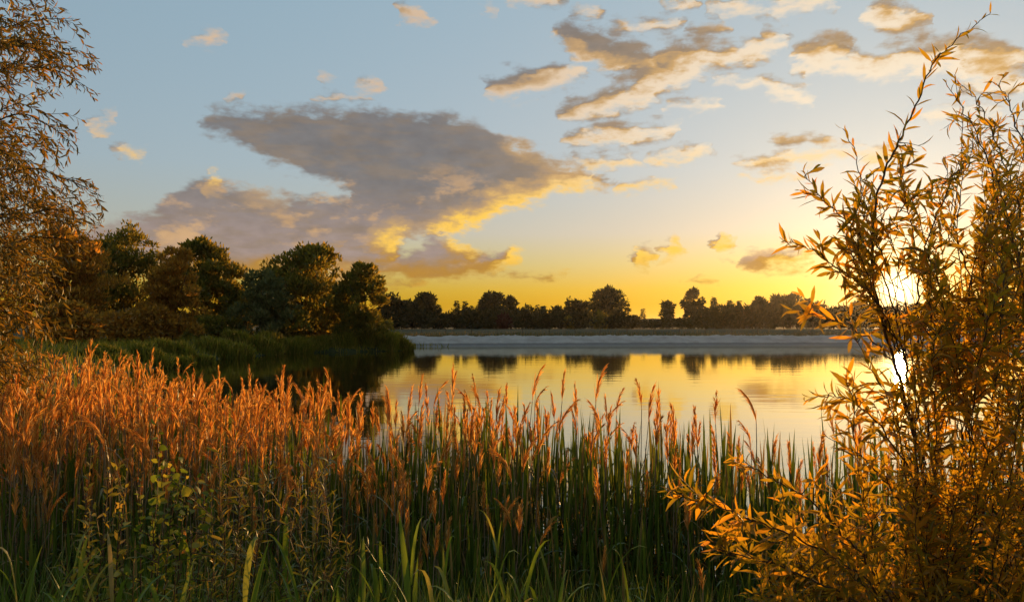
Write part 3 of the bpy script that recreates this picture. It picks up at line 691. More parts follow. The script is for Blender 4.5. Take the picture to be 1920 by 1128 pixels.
def make_reed(seed, plumed, lod=False):
    """one reed 2 m tall, foot at 0: list of (part, V, Q, material index)"""
    r = np.random.default_rng(seed); parts = []; a0 = r.uniform(0, 6.28); H = 1.84 if plumed else 1.62
    lean = np.array((math.cos(a0), math.sin(a0), 0)) * r.uniform(.01, .07)
    t = np.linspace(0, 1, 8); S = np.stack((0 * t, 0 * t, H * t), -1) + lean * (t ** 2 * H)[:, None]
    parts.append(('stem',) + (tube(S[[0, 4, 7]], np.array((.0048, .0036, .0024)), 3) if lod else tube(S, np.linspace(.0046, .0022, 8), 4)) + (0 if plumed else 3,))
    def at(u): return np.array([np.interp(u, t, S[:, k]) for k in range(3)])
    if plumed:
        for q in range(4):
            u = r.uniform(.35, .9); parts.append(('leaf',) + reed_leaf(r, at(u), r.uniform(0, 6.28), r.uniform(.22, .42), r.uniform(.005, .009), r.uniform(.5, .8), r.uniform(.2, .75)) + (1,))
        # nodding panicle: a curved axis with many drooping strands
        k = 9; u = np.linspace(0, 1, k); Lp = r.uniform(.15, .24); nod = r.uniform(.03, .22) if seed % 3 else r.uniform(.25, .6); b = a0 + r.normal(0, .6); o = np.array((math.cos(b), math.sin(b), 0))
        A = S[-1] + np.array((0, 0, 1)) * (Lp * (u - .35 * nod * u ** 2))[:, None] + o * (Lp * nod * u ** 2)[:, None]
        pl = Pile(); pl.add(*tube(A, np.linspace(.0018, .0007, k), 3)); ns = (28 if lod == 2 else 52) if lod else 100
        for q in range(ns):
            w = r.uniform(0.02, .97); p = np.array([np.interp(w, u, A[:, c]) for c in range(3)])
            c = b + r.normal(0, .9); Ls = Lp * (.60 - .40 * w) * r.uniform(.5, 1.15); oo = np.array((math.cos(c), math.sin(c), 0))
            ax = unit(np.array([np.interp(min(1, w + .1), u, A[:, c2]) for c2 in range(3)]) - np.array([np.interp(max(0, w - .1), u, A[:, c2]) for c2 in range(3)]))
            x = np.array((0, .55, 1.0)) if lod else np.array((0, .35, .7, 1.0)); dr = r.uniform(.1, .55) * (.35 + nod)
            P = p + ax * (Ls * .85 * x)[:, None] + oo * (Ls * .24 * x)[:, None] - np.array((0, 0, 1)) * (Ls * dr * x ** 2)[:, None]
            sd = np.cross(oo, (0, 0, 1)) + r.normal(0, .6, 3)
            pl.add(*ribbon1(P, (np.array((.0016, .0030, .0008)) * (1.5 if lod == 2 else 1) if lod else np.array((.0010, .0019, .0017, .0005))) * r.uniform(.7, 1.3), sd))
        parts.append(('plume', np.concatenate(pl.V), np.concatenate(pl.Q), 2))
    else:
        for q in range(8):
            u = .28 + .72 * (q + r.uniform(0, .8)) / 8; u = min(u, 1.0); top = u > .86
            parts.append(('leaf',) + reed_leaf(r, at(u), a0 + q * 2.6 + r.normal(0, .5), r.uniform(.40, .62) * (.85 if top else 1), r.uniform(.006, .0105), .93 if top else r.uniform(.5, .9), r.uniform(.02, .12) if top else r.uniform(.05, .95)) + (1,))
    return parts
PLUMED = [make_reed(700 + q, True) for q in range(12)]; GREEN = [make_reed(800 + q, False) for q in range(9)]
LOD[0] = True; PLUMED_L = [make_reed(700 + q, True, True) for q in range(12)]; GREEN_L = [make_reed(800 + q, False, True) for q in range(9)]; PLUMED_F = [make_reed(700 + q, True, 2) for q in range(12)]; LOD[0] = False
EDGE = np.array([(-900, 12), (-200, 14), (0, 15.0), (100, 15.0), (200, 14.0), (300, 11.6), (400, 9.6), (500, 8.1), (600, 7.3), (700, 6.9), (880, 6.6), (1000, 6.4), (1200, 6.3), (1400, 5.9), (1550, 5.7), (1700, 5.6), (2600, 5.6)], float)
def img_x(x, y): return 960 + FPX * x / y
def img_y(z, y): return 612 + FPX * (CAM_Z - z) / y
N0 = 80000; bx = rng.uniform(-15, 7.6, N0); by = rng.uniform(3.3, 15.2, N0); ix = img_x(bx, by)
edge = np.interp(ix, EDGE[:, 0], EDGE[:, 1]) + rng.normal(0, .22, N0)
dens = np.clip((1.0 - .17 * (by - 5)) * np.interp(ix, [600, 900], [.8, 1.25]), .11, 1) * np.clip(1.0 + .55 * wob(bx, by, 1.3, 6), .35, 1)
keep = (by < edge) & (rng.uniform(0, 1, N0) < dens) & (ix > -170) & (ix < 2350)
bx, by, ix = bx[keep], by[keep], ix[keep]; n = len(bx)
p_pl = np.interp(ix, [-100, 500, 750, 1000, 1150, 1400, 1900], [.62, .60, .38, .22, .12, .06, .05]) * np.clip((by - 3.9) * 1.4, .07, 1.0)
p_pl = p_pl * np.clip(.85 + .6 * wob(bx, by, 1.1, 9), .25, 1.15)
is_pl = rng.uniform(0, 1, n) < p_pl
bz = np.maximum(land_z(bx, by), -.08) - .02
ztop = np.where(is_pl, 2.14, 2.06) + rng.normal(0, .15, n) - np.where(is_pl, .30, .46) * np.clip((5.2 - by) / 1.6, 0, 1) + .1 * wob(bx, by, .8, 2) + .07 * np.clip((by - 8) / 5, 0, 1)
ztop = ztop + .02 * np.clip((ix - 1200) / 300, 0, 1)
sc = (ztop - bz) / 2.02; rot = rng.uniform(0, 2 * math.pi, n); var = rng.integers(0, 1000, n)
wid = np.clip(sc, .8, 1.15)
# the ones that show largest become single reeds, the rest is the bed behind
showing = (ix > -20) & (ix < 1560) & (img_y(ztop, by) < 1075)
def nearest(mask, k):
    c = np.where(mask & showing)[0]; return set(c[np.argsort(by[c])][:k].tolist())
single = nearest(is_pl, 300) | nearest(~is_pl, 110)
protos = {}
def proto_mesh(kind, v):
    if (kind, v) not in protos:
        src = (PLUMED if kind else GREEN)[v]
        protos[(kind, v)] = [(nm, quad_mesh(nm, V, Q, REED_MATS[m])) for nm, V, Q, m in src]
    return protos[(kind, v)]
def zone(x):
    return 'left' if x < 470 else 'middle' if x < 980 else 'right'
bed = {True: Pile(), False: Pile()}; cc, ss = np.cos(rot), np.sin(rot)
for q in range(n):
    kd = bool(is_pl[q]); v = int(var[q] % (12 if kd else 9))
    if q in single:
        z = zone(ix[q])
        o = empty('plumed_reed' if kd else 'leafy_reed', (bx[q], by[q], bz[q])); o.rotation_euler[2] = float(rot[q]); o.scale = (wid[q], wid[q], sc[q])
        if kd:
            lb = {'left': 'orange plumed dry reed near the front, in left of the reed bed', 'middle': 'orange plumed dry reed near the front, in middle of the reed bed', 'right': 'orange plumed dry reed among green reeds toward the right willow'}[z]
            tag(o, lb, 'reed', 'plumed reeds in the %s of the bed' % z)
        else:
            lb = {'left': 'green leafy reed without plume, low in left of the reed bed', 'middle': 'green leafy reed without plume, low in middle of the reed bed', 'right': 'green leafy reed without plume, by the right willow'}[z]
            tag(o, lb, 'reed', 'leafy reeds in the %s of the bed' % z)
        for nm, me in proto_mesh(kd, v): link(nm, me, o)
    else:
        for nm, V, Q, m in ((PLUMED_F if kd and by[q] > 7.5 else PLUMED_L if kd else GREEN_L) if by[q] > 4.2 else (PLUMED if kd else GREEN))[v]:
            W = V * (wid[q], wid[q], sc[q]); W = np.stack((W[:, 0] * cc[q] - W[:, 1] * ss[q] + bx[q], W[:, 0] * ss[q] + W[:, 1] * cc[q] + by[q], W[:, 2] + bz[q]), -1)
            bed[kd].add(W, Q, m)
print('reeds', n, int(is_pl.sum()), 'quads', sum(len(x) for b in bed.values() for x in b.Q))
tag(link('plumed_reeds', bed[True].mesh('plumed_reeds', REED_MATS)), 'mass of orange plumed reeds stretching back to the water', 'reeds', kind='stuff')
tag(link('leafy_reeds', bed[False].mesh('leafy_reeds', REED_MATS)), 'mass of green leafy reeds standing among the plumes', 'reeds', kind='stuff')

# --- broad young shoots at the very front
SHOOTS = [(60, 960, 2.7), (118, 930, 3.0), (165, 985, 2.6), (215, 1010, 2.5), (238, 945, 2.8), (40, 1040, 2.4), (432, 1010, 2.6), (545, 1000, 2.7), (590, 1030, 2.6), (350, 1060, 2.4), (300, 1030, 2.6),
          (640, 985, 2.9), (690, 950, 3.0), (735, 1000, 2.8), (780, 985, 2.9), (835, 930, 3.1), (880, 1010, 2.7), (930, 960, 3.0), (975, 1040, 2.6), (1020, 1010, 2.8), (1075, 1030, 2.8), (1120, 1060, 2.7),
          (660, 1075, 2.4), (720, 1085, 2.4), (800, 1070, 2.4), (860, 1085, 2.4), (1180, 1080, 2.8), (1260, 1060, 3.0), (505, 1075, 2.4), (95, 1085, 2.4), (265, 1090, 2.4), (905, 880, 3.3), (560, 930, 3.1), (10, 940, 2.8)]
SHOOTS += [(40 + 53 * q + 22 * math.sin(q * 3.1), 985 + 55 * math.sin(q * 1.7), 2.75 + .3 * math.sin(q * 2.3)) for q in range(23)]
def make_shoot(seed):
    r = np.random.default_rng(seed); parts = []; H = .95; t = np.linspace(0, 1, 6)
    S = np.stack((.05 * t * t * r.normal(), .05 * t * t * r.normal(), 1) if False else (.06 * t * t * r.normal(), .06 * t * t * r.normal(), H * t), -1)
    parts.append(('stem',) + tube(S, np.linspace(.006, .003, 6), 5) + (3,)); a0 = r.uniform(0, 6.28)
    for q in range(7):
        u = .25 + .75 * q / 6; p = np.array([np.interp(u, t, S[:, k]) for k in range(3)])
        parts.append(('leaf',) + reed_leaf(r, p, a0 + q * 2.75 + r.normal(0, .4), r.uniform(.30, .52), r.uniform(.005, .0125), r.uniform(.62, .95), r.uniform(.02, .5)) + (4,))
    return [(nm, quad_mesh(nm, V, Q, REED_MATS[m])) for nm, V, Q, m in parts]
shoot_protos = [make_shoot(900 + q) for q in range(8)]
for q, (x, y, D) in enumerate(SHOOTS):
    p = spot(x, y, D); g = lz(p[0], D); o = empty('reed_shoot', (p[0], D, g)); H = p[2] - g; o.scale = (1.05, 1.05, H / 1.22); o.rotation_euler[2] = q * 1.9
    z = zone(x)
    tag(o, 'broad bladed green reed shoot low at the %s front edge' % {'left': 'left', 'middle': 'middle', 'right': 'right'}[z], 'reed shoot', 'young reed shoots at the %s front' % z)
    for nm, me in shoot_protos[q % 8]: link(nm, me, o)

# --- fine grass between the shoots
k = 9000; gy = 2.25 + 2.0 * rng.uniform(0, 1, k) ** .9; gi = rng.uniform(-60, 1500, k); gx = (gi - 960) / FPX * gy
patchy = np.clip(.55 + .6 * wob(gx, gy, 2.4, 3), .1, 1.2); ok = rng.uniform(0, 1, k) < patchy; gx, gy, gi = gx[ok], gy[ok], gi[ok]; k = len(gx); gz = land_z(gx, gy)
tip = CAM_Z - (rng.uniform(960, 1150, k) - 612 + 60 * np.clip((gi - 1100) / 300, 0, 1)) / FPX * gy; hh = np.clip(tip - gz, .25, 1.25)
base = ribbon1([(0, 0, 0), (.03, 0, .35), (.10, 0, .7), (.24, 0, .96)], [.5, .5, .34, .04], (0, 1, 0)); b = rng.uniform(0, 2 * math.pi, k)
F = np.zeros((k, 3, 3)); F[:, 0, 0] = np.cos(b); F[:, 1, 0] = np.sin(b); F[:, 0, 1] = -np.sin(b); F[:, 1, 1] = np.cos(b); F[:, 2, 2] = 1; F[:, 0, 2] = rng.normal(0, .16, k); F[:, 1, 2] = rng.normal(0, .16, k)
V, Q = scatter(base, F, np.stack((gx, gy, gz - .03), -1), np.stack((hh, rng.uniform(.005, .011, k), hh), -1))
tag(link('front_grass', quad_mesh('front_grass', V, Q, M['shoot_leaf'])), 'fine green grass filling the front of the reed bed', 'grass', kind='stuff')
# ------------------------------------------------------------------ leafy branches close to the camera
def leaf_base(half=.085, bend=.15, seg=6, fold=.3, peak=.5, curl=0.0):
    t = np.array([0, .07, .24, .46, .70, .88, 1.0]) if seg == 6 else np.array([0, .1, .35, .68, 1.0])
    W = half * np.clip((np.maximum(t - .05, 0) / peak) ** .8 * np.exp(1 - np.maximum(t - .05, 0) / peak), 0, 1) * np.clip((1.0 - t) * 3.2, 0, 1) + .006
    P = np.stack((t, curl * t * t, -bend * t * t), -1)
    return ribbon(P, W, (0, 1, 0), fold)
def shoot_leaves(r, P, L, gap, start=0.1, ang=(.55, 1.0), droop=.1, taper=.5):
    """leaf feet, directions, ups, lengths along the twig P"""
    seg = np.linalg.norm(np.diff(P, axis=0), axis=1); s = np.concatenate(([0], np.cumsum(seg))); tot = s[-1]
    if tot * (1 - start) < gap: return None
    u = np.arange(start * tot, tot, gap); u = np.clip(u + r.normal(0, gap * .25, len(u)), 0, tot)
    T = unit(np.gradient(P, axis=0))
    pos = np.stack([np.interp(u, s, P[:, k]) for k in range(3)], -1); tan = unit(np.stack([np.interp(u, s, T[:, k]) for k in range(3)], -1))
    a = np.arange(len(u)) * 2.4 + r.uniform(0, 6.28) + r.normal(0, .3, len(u)); ref = np.array((.2, .3, 1.0))
    e1 = unit(np.cross(tan, ref)); e2 = np.cross(tan, e1); rad = e1 * np.cos(a)[:, None] + e2 * np.sin(a)[:, None]
    th = r.uniform(*ang, len(u)) * (1 - .45 * (u / tot) ** 3); d = tan * np.cos(th)[:, None] + rad * np.sin(th)[:, None]; d[:, 2] -= droop * r.uniform(.3, 1.5, len(u))
    up = unit(np.cross(np.cross(d, tan), d) + r.normal(0, .35, d.shape))
    ln = L * r.uniform(.6, 1.15, len(u)) * (1 - taper * np.clip((u / tot - .7) / .3, 0, 1)) * np.clip(.5 + u / tot * 2, .5, 1)
    return pos, unit(d), up, ln
class Bush:
    """collects branches and leaves of one plant, then splits them into parts"""
    def __init__(s): s.br = []; s.p = []; s.d = []; s.u = []; s.l = []
    def twig(s, P, r0, r1, n=4): s.br.append((np.asarray(P), r0, r1, n))
    def leaves(s, q):
        if q is None: return
        for a, b in zip((s.p, s.d, s.u, s.l), q): a.append(b)
    def build(s, root, bases, mat, n_single, cut=None, keep_branches=14, lod=None, branch_mat=None, trim=False):
        org = np.array(root.location); bm = branch_mat or M['twig']
        if trim:                                              # shoots end where their leaves end
            kept = []
            for P, r0, r1, n in s.br:
                k = cut(P); P = P[:len(P) if k.all() else int(np.argmin(k))]
                if len(P) > 2: kept.append((P, r0, r1, n))
            s.br = kept
        big = sorted(s.br, key=lambda b: -b[1] * len(b[0]))[:keep_branches]; ids = {id(b) for b in big}
        for P, r0, r1, n in big: link('branch', quad_mesh('branch', *tube(P - org, np.linspace(r0, r1, len(P)), n + 1), bm), root)
        pl = Pile()
        for b in s.br:
            if id(b) not in ids: pl.add(*tube(b[0] - org, np.linspace(b[1], b[2], len(b[0])), b[3]))
        if pl.n: tag(link('twigs', pl.mesh('twigs', bm), root), kind='stuff')
        p, d, u, l = (np.concatenate(a) for a in (s.p, s.d, s.u, s.l))
        if cut is not None: k = cut(p + d * (l * .5)[:, None]); p, d, u, l = p[k], d[k], u[k], l[k]
        F = frames(d, u); c = p + d * (l * .5)[:, None]
        ix, iy, dep = 960 + FPX * c[:, 0] / c[:, 1], 612 + FPX * (CAM_Z - c[:, 2]) / c[:, 1], c[:, 1]
        show = l / np.maximum(dep, .3) * ((ix > 5) & (ix < 1915) & (iy > 5) & (iy < 1123))
        order = np.argsort(-show); one = order[:n_single]; rest = order[n_single:]
        me = [quad_mesh('leaf', b[0], b[1], mat) for b in bases]
        for q, i in enumerate(one):
            o = link('leaf', me[q % len(me)], root); m = Matrix.Identity(4)
            for a in range(3):
                for b in range(3): m[a][b] = float(F[i, a, b] * l[i])
                m[a][3] = float(p[i, a] - org[a])
            o.matrix_basis = m
        low = lod or bases; pl = Pile()
        for q in range(len(low)):
            k = rest[q::len(low)]
            if len(k): pl.add(*scatter(low[q], F[k], p[k] - org, l[k]))
        if pl.n: tag(link('foliage', pl.mesh('foliage', mat), root), kind='stuff')
        print('PLANT', root.name, 'leaves', len(p))
def pts(*c): return np.array([spot(*q) for q in c])

# --- willow bush on the right, against the sun
r = np.random.default_rng(31); B = Bush()
ROOT = spot(1790, 1300, 3.4)
def shrub_shoot(P, r0, leaf, gap, start, side=0.0, side_len=(.12, .3)):
    P = np.asarray(P) + np.concatenate(([np.zeros(3)], r.normal(0, .004, (len(P) - 1, 3)))); B.twig(P, r0, .0012)
    B.leaves(shoot_leaves(r, P, leaf, gap, start))
    k = len(P)
    for q in range(int(side * k)):
        i = r.integers(int(k * .3), k - 2); T = unit(P[i + 1] - P[i]); o = unit(T * .8 + r.normal(0, .55, 3) + (0, 0, .15)); L = r.uniform(*side_len) * (1.15 - i / k)
        S = spline([P[i], P[i] + o * L * .5 + r.normal(0, .01, 3), P[i] + o * L + np.array((0, 0, -.02 * L)) + r.normal(0, .02, 3)], 7)
        B.twig(S, .0022, .0009, 3); B.leaves(shoot_leaves(r, S, leaf * .85, gap * .85, .15))
HAND = [
    ([(1775, 1250, 3.4), (1745, 960, 3.25), (1690, 720, 3.1), (1643, 560, 3.05), (1638, 430, 3.0), (1660, 320, 2.98), (1705, 225, 2.95), (1745, 130, 2.93), (1800, 70, 2.92), (1862, 22, 2.9)], .0075, .098, .021, .42, .25),
    ([(1705, 720, 3.12), (1670, 560, 3.0), (1610, 440, 2.95), (1555, 385, 2.95), (1505, 325, 2.95)], .004, .09, .016, .25, .5),
    ([(1690, 660, 3.1), (1640, 560, 3.0), (1575, 505, 2.95), (1520, 468, 2.92), (1472, 452, 2.9)], .0035, .088, .016, .25, .5),
    ([(1830, 1250, 3.6), (1850, 850, 3.45), (1880, 560, 3.35), (1872, 380, 3.3), (1830, 250, 3.3), (1770, 150, 3.3)], .007, .085, .026, .35, .9),
    ([(1880, 1250, 3.8), (1915, 800, 3.6), (1935, 480, 3.5), (1925, 300, 3.45), (1890, 190, 3.4), (1860, 150, 3.4)], .007, .085, .026, .35, 1.0),
    ([(1740, 1250, 3.1), (1640, 1100, 2.9), (1520, 1020, 2.75), (1410, 975, 2.68), (1320, 940, 2.62), (1240, 918, 2.6)], .005, .105, .015, .30, .8),
    ([(1740, 1250, 3.1), (1630, 1060, 2.95), (1520, 940, 2.85), (1430, 885, 2.8), (1375, 862, 2.8)], .005, .09, .02, .3, .9),
    ([(1740, 960, 3.2), (1680, 840, 3.1), (1610, 760, 3.0), (1560, 742, 2.98), (1505, 752, 2.95)], .004, .092, .017, .3, .5),
    ([(1740, 1260, 3.0), (1640, 1150, 2.85), (1500, 1075, 2.75), (1390, 1040, 2.7), (1310, 1022, 2.68)], .005, .09, .02, .3, .9),
    ([(1735, 760, 3.2), (1660, 660, 3.1), (1580, 610, 3.0), (1530, 590, 2.95), (1478, 580, 2.9)], .0035, .09, .018, .35, .3),
    ([(1745, 1060, 3.2), (1680, 930, 3.1), (1620, 860, 3.0), (1545, 815, 3.0)], .004, .085, .022, .3, .7),
    ([(1755, 900, 3.25), (1720, 640, 3.15), (1735, 470, 3.1), (1790, 330, 3.1), (1830, 290, 3.1)], .005, .082, .022, .3, .9),
    ([(1840, 1000, 3.5), (1810, 680, 3.35), (1830, 480, 3.3), (1895, 350, 3.25)], .005, .082, .022, .3, .9),
    ([(1700, 1280, 3.0), (1580, 1180, 2.85), (1480, 1130, 2.78), (1400, 1110, 2.75)], .004, .09, .02, .3, .8),
    ([(1655, 480, 3.0), (1620, 400, 2.97), (1612, 320, 2.95), (1580, 240, 2.95)], .003, .08, .024, .2, .3),
    ([(1660, 430, 3.0), (1700, 380, 3.0), (1760, 350, 3.0), (1815, 320, 3.0)], .003, .078, .024, .2, .3),
    ([(1860, 1000, 3.55), (1900, 560, 3.4), (1915, 420, 3.35), (1850, 220, 3.3), (1795, 155, 3.3)], .005, .08, .024, .4, .8),
]
for c, r0, lf, gp, st, sd in HAND: shrub_shoot(spline(pts(*c), 8 * len(c)), r0, lf, gp, st, sd / 4)
XMIN = np.array([(200, 1770), (280, 1680), (350, 1600), (420, 1580), (520, 1590), (600, 1590), (680, 1590), (740, 1590), (800, 1540), (850, 1470), (900, 1420), (960, 1350), (1040, 1350), (1130, 1400)], float)
for q in range(118):
    y = r.uniform(300, 1128) if q < 84 else r.uniform(820, 1120); xm = np.interp(y, XMIN[:, 0], XMIN[:, 1]); x = xm + (1985 - xm) * r.uniform(0, 1) ** 1.15; D = r.uniform(2.6, 3.6)
    if (x - 1685) ** 2 + (y - 546) ** 2 < 60 ** 2: continue
    rx = 1790 + (x - 1790) * .45 + r.normal(0, 30); ry = min(1300, y + r.uniform(260, 520)); tip = spot(x, y, D); foot = spot(rx, ry, D * .5 + 1.75)
    mid = (tip + foot) / 2 + r.normal(0, .06, 3) + (0, 0, .03)
    shrub_shoot(spline([foot, mid, tip], 22), .0026, r.uniform(.08, .108), r.uniform(.02, .027), .3, r.uniform(.25, .55))
for q in range(24):      # the leafy top right
    x, y, D = r.uniform(1770, 1960), r.uniform(150, 520), r.uniform(2.9, 3.7); tip = spot(x, y, D); foot = spot(x + r.uniform(-40, 90), y + r.uniform(220, 380), D + r.uniform(-.1, .2))
    shrub_shoot(spline([foot, (tip + foot) / 2 + r.normal(0, .05, 3), tip], 20), .0028, r.uniform(.065, .09), r.uniform(.02, .028), .2, r.uniform(.2, .4))
for q in range(26):      # the bush goes on past the right edge
    x, y, D = r.uniform(1960, 2330), r.uniform(330, 1050), r.uniform(2.9, 3.9); tip = spot(x, y, D); foot = spot(1850 + (x - 1850) * .5, 1290, 3.5)
    shrub_shoot(spline([foot, (tip + foot) / 2 + r.normal(0, .06, 3), tip], 22), .0028, r.uniform(.065, .09), r.uniform(.022, .03), .25, r.uniform(.25, .5))
def sun_gap(c):
    x, y = 960 + FPX * c[:, 0] / c[:, 1], 612 + FPX * (CAM_Z - c[:, 2]) / c[:, 1]
    return ((x - 1685) ** 2 + (y - 546) ** 2 > 47 ** 2) & ((x - 1680) ** 2 + (y - 684) ** 2 > 30 ** 2) & (c[:, 1] > 1.2)
WL = [leaf_base(.09, .12), leaf_base(.082, .34, curl=.12), leaf_base(.1, -.12), leaf_base(.076, .25, curl=-.16), leaf_base(.085, .5, fold=.6)]
WLL = [leaf_base(.09, .12, 4), leaf_base(.082, .34, 4, curl=.12), leaf_base(.1, -.12, 4), leaf_base(.085, .5, 4, .6)]
g = lz(ROOT[0], ROOT[1]); bush = tag(empty('willow_bush', (ROOT[0], ROOT[1], g)), 'big narrow leaved willow bush at right with the sun shining through', 'bush')
for q in range(6):       # stools from the ground
    a = spot(1690 + 42 * q, 1290, 3.1 + .12 * q); B.twig(spline([(ROOT[0] + r.normal(0, .08), ROOT[1] + r.normal(0, .08), g - .1), (a + np.array((ROOT[0], ROOT[1], g))) / 2 + r.normal(0, .04, 3), a], 8), .016, .008, 6)
B.build(bush, WL, M['willow_leaf'], 300, sun_gap, 26, WLL)

# --- willow tree hanging in from the left
M['left_leaf'] = leafy('left_leaf', [(0.0, (0.070, 0.068, 0.015)), (0.5, (0.125, 0.105, 0.022)), (0.85, (0.19, 0.14, 0.03)), (1.0, (0.27, 0.17, 0.035))], 0.5, (1.35, 0.95, 0.5), 0.05, 0.45, 1.5)
r = np.random.default_rng(47); B = Bush(); TX, TY = spot(-230, 600, 7.2)[:2]; g = lz(TX, TY)
wt = tag(empty('willow_tree', (TX, TY, g)), 'near willow at left edge, its leafy branches hanging into the sky', 'tree')
TP = spline([(TX, TY, g - .3), (TX + .1, TY, g + 1.6), (TX - .05, TY + .1, g + 3.4), (TX + .15, TY, g + 5.6)], 14)
link('trunk', quad_mesh('trunk', *tube(TP - np.array((TX, TY, g)), np.linspace(.16, .06, 14), 9), M['bark']), wt)
def hang(P, r0, leaf, gap, start, side, sl):
    P = np.asarray(P); B.twig(P, r0, .0015); B.leaves(shoot_leaves(r, P, leaf, gap, start, droop=.25)); k = len(P)
    for q in range(side):
        i = r.integers(int(k * .25), k - 1); T = unit(P[min(i + 1, k - 1)] - P[i - 1]); o = unit(T * .9 + r.normal(0, .5, 3)); L = r.uniform(*sl)
        S = spline([P[i], P[i] + o * L * .5, P[i] + o * L + np.array((0, 0, -.22 * L))], 7); B.twig(S, .0025, .001, 3); B.leaves(shoot_leaves(r, S, leaf * .92, gap, .1, droop=.3))
LB = [[(-200, 260, 7.1), (-60, 90, 6.8), (50, 42, 6.6), (150, 34, 6.5)], [(-200, 320, 7.1), (-40, 150, 6.7), (90, 130, 6.5), (188, 178, 6.4)], [(-200, 380, 7.1), (0, 225, 6.6), (90, 235, 6.4), (145, 285, 6.3)],
      [(-200, 460, 7.1), (20, 325, 6.6), (120, 335, 6.4), (200, 372, 6.3)], [(-200, 520, 7.0), (30, 410, 6.5), (130, 395, 6.4), (196, 425, 6.3)], [(-200, 200, 7.1), (-90, 20, 6.8), (10, -30, 6.6), (90, 5, 6.5)],
      [(-200, 600, 7.0), (0, 470, 6.4), (90, 445, 6.3), (170, 462, 6.2)], [(-200, 560, 7.2), (-20, 480, 6.9), (60, 500, 6.8), (120, 560, 6.7)]]
for c in LB: hang(spline(pts(*c), 26), .010, .085, .03, .4, 16, (.2, .55))
XMAX = np.array([(-60, 40), (0, 60), (50, 115), (130, 150), (200, 130), (250, 95), (310, 110), (370, 150), (430, 150), (500, 105), (560, 85), (620, 95), (700, 80), (760, 40)], float)
for q in range(180):
    y = r.uniform(-40, 760) if q < 60 else r.uniform(-40, 420) if q < 105 else r.uniform(380, 740); xm = np.interp(y, XMAX[:, 0], XMAX[:, 1]); x = xm - (xm + 90) * r.uniform(0, 1) ** 1.1; D = r.uniform(5.6, 7.6)
    tip = spot(x, y, D); foot = spot(x - r.uniform(110, 190), y - r.uniform(-60, 130), D + r.uniform(-.2, .3)); mid = (tip + foot) / 2 + np.array((0, 0, r.uniform(.03, .14)))
    hang(spline([foot, mid, tip], 14), .004, r.uniform(.075, .095), r.uniform(.022, .03), .2, r.integers(3, 7), (.15, .4))
for q in range(60):      # the far side of the crown
    y, x, D = r.uniform(-350, 480), r.uniform(-640, -140), r.uniform(6.6, 8.2); tip = spot(x, y, D); foot = spot(-230 + (x + 230) * .45, y + r.uniform(-40, 160), D * .6 + 2.9)
    hang(spline([foot, (tip + foot) / 2 + np.array((0, 0, .12)), tip], 14), .005, r.uniform(.075, .095), .034, .2, 4, (.2, .45))
LL = [leaf_base(.105, .12, 4), leaf_base(.1, .3, 4, curl=.08), leaf_base(.12, -.05, 4)]
def at_edge(c):
    x, y = 960 + FPX * c[:, 0] / c[:, 1], 612 + FPX * (CAM_Z - c[:, 2]) / c[:, 1]
    return x < np.interp(y, XMAX[:, 0], XMAX[:, 1]) + 42
B.build(wt, LL, M['left_leaf'], 300, at_edge, 12, trim=True)

# --- saplings in the front of the reeds
M['poplar_leaf'] = leafy('poplar_leaf', [(0.0, (0.07, 0.12, 0.018)), (0.45, (0.13, 0.18, 0.025)), (0.75, (0.27, 0.27, 0.035)), (1.0, (0.42, 0.34, 0.05))], 0.5, (1.25, 1.05, 0.5), 0.04, 0.45, 1.5)
M['sallow_leaf'] = leafy('sallow_leaf', [(0.0, (0.12, 0.13, 0.025)), (0.5, (0.20, 0.19, 0.035)), (1.0, (0.36, 0.28, 0.06))], 0.5, (1.3, 1.0, 0.5), 0.04, 0.45, 1.5)
M['osier_leaf'] = leafy('osier_leaf', [(0.0, (0.09, 0.11, 0.018)), (0.6, (0.16, 0.17, 0.026)), (1.0, (0.30, 0.22, 0.045))], 0.45, (1.3, 1.0, 0.5), 0.08, 0.4, 1.2)
def sapling(name, label, cat, stems, base, mat, leaf, gap, n_single, seed, side, sl, ang=(.6, 1.2), droop=.2):
    global B, r
    r = np.random.default_rng(seed); B = Bush(); x0, _, D0 = stems[0]; f = spot(x0, 900, D0); g = lz(f[0], D0)
    o = tag(empty(name, (f[0], D0, g)), label, cat)
    for x, y, D in stems:
        tip = spot(x, y, D); ft = np.array((f[0] + (tip[0] - f[0]) * .35, D0 + (D - D0) * .4, g - .05)); P = spline([ft, (ft + tip) / 2 + r.normal(0, .03, 3), tip], 18)
        B.twig(P, .0055, .0014); B.leaves(shoot_leaves(r, P, leaf, gap, .35, ang, droop))
        for q in range(side):
            i = r.integers(6, 17); o_ = unit(unit(P[i] - P[i - 1]) * .75 + r.normal(0, .6, 3)); L = r.uniform(*sl); S = spline([P[i], P[i] + o_ * L * .5, P[i] + o_ * L + (0, 0, .02)], 7)
            B.twig(S, .0022, .0009, 3); B.leaves(shoot_leaves(r, S, leaf * .9, gap, .15, ang, droop))
    B.build(o, base, mat, n_single, None, 8)
OV = [leaf_base(.40, .15, 6, .18, .38), leaf_base(.44, .35, 6, .25, .36), leaf_base(.36, .0, 6, .3, .4)]
EL = [leaf_base(.20, .15, 6, .25, .48), leaf_base(.18, .3, 6, .3, .45)]
NA = [leaf_base(.062, .12, 4), leaf_base(.07, .3, 4, curl=.1)]
sapling('poplar_sapling', 'young poplar with round yellow green leaves at left front', 'sapling', [(300, 812, 3.0), (262, 900, 2.95), (350, 872, 2.95), (322, 930, 2.8), (385, 905, 3.0), (285, 960, 2.75)], OV, M['poplar_leaf'], .044, .024, 150, 61, 9, (.08, .22), (.8, 1.4), .35)
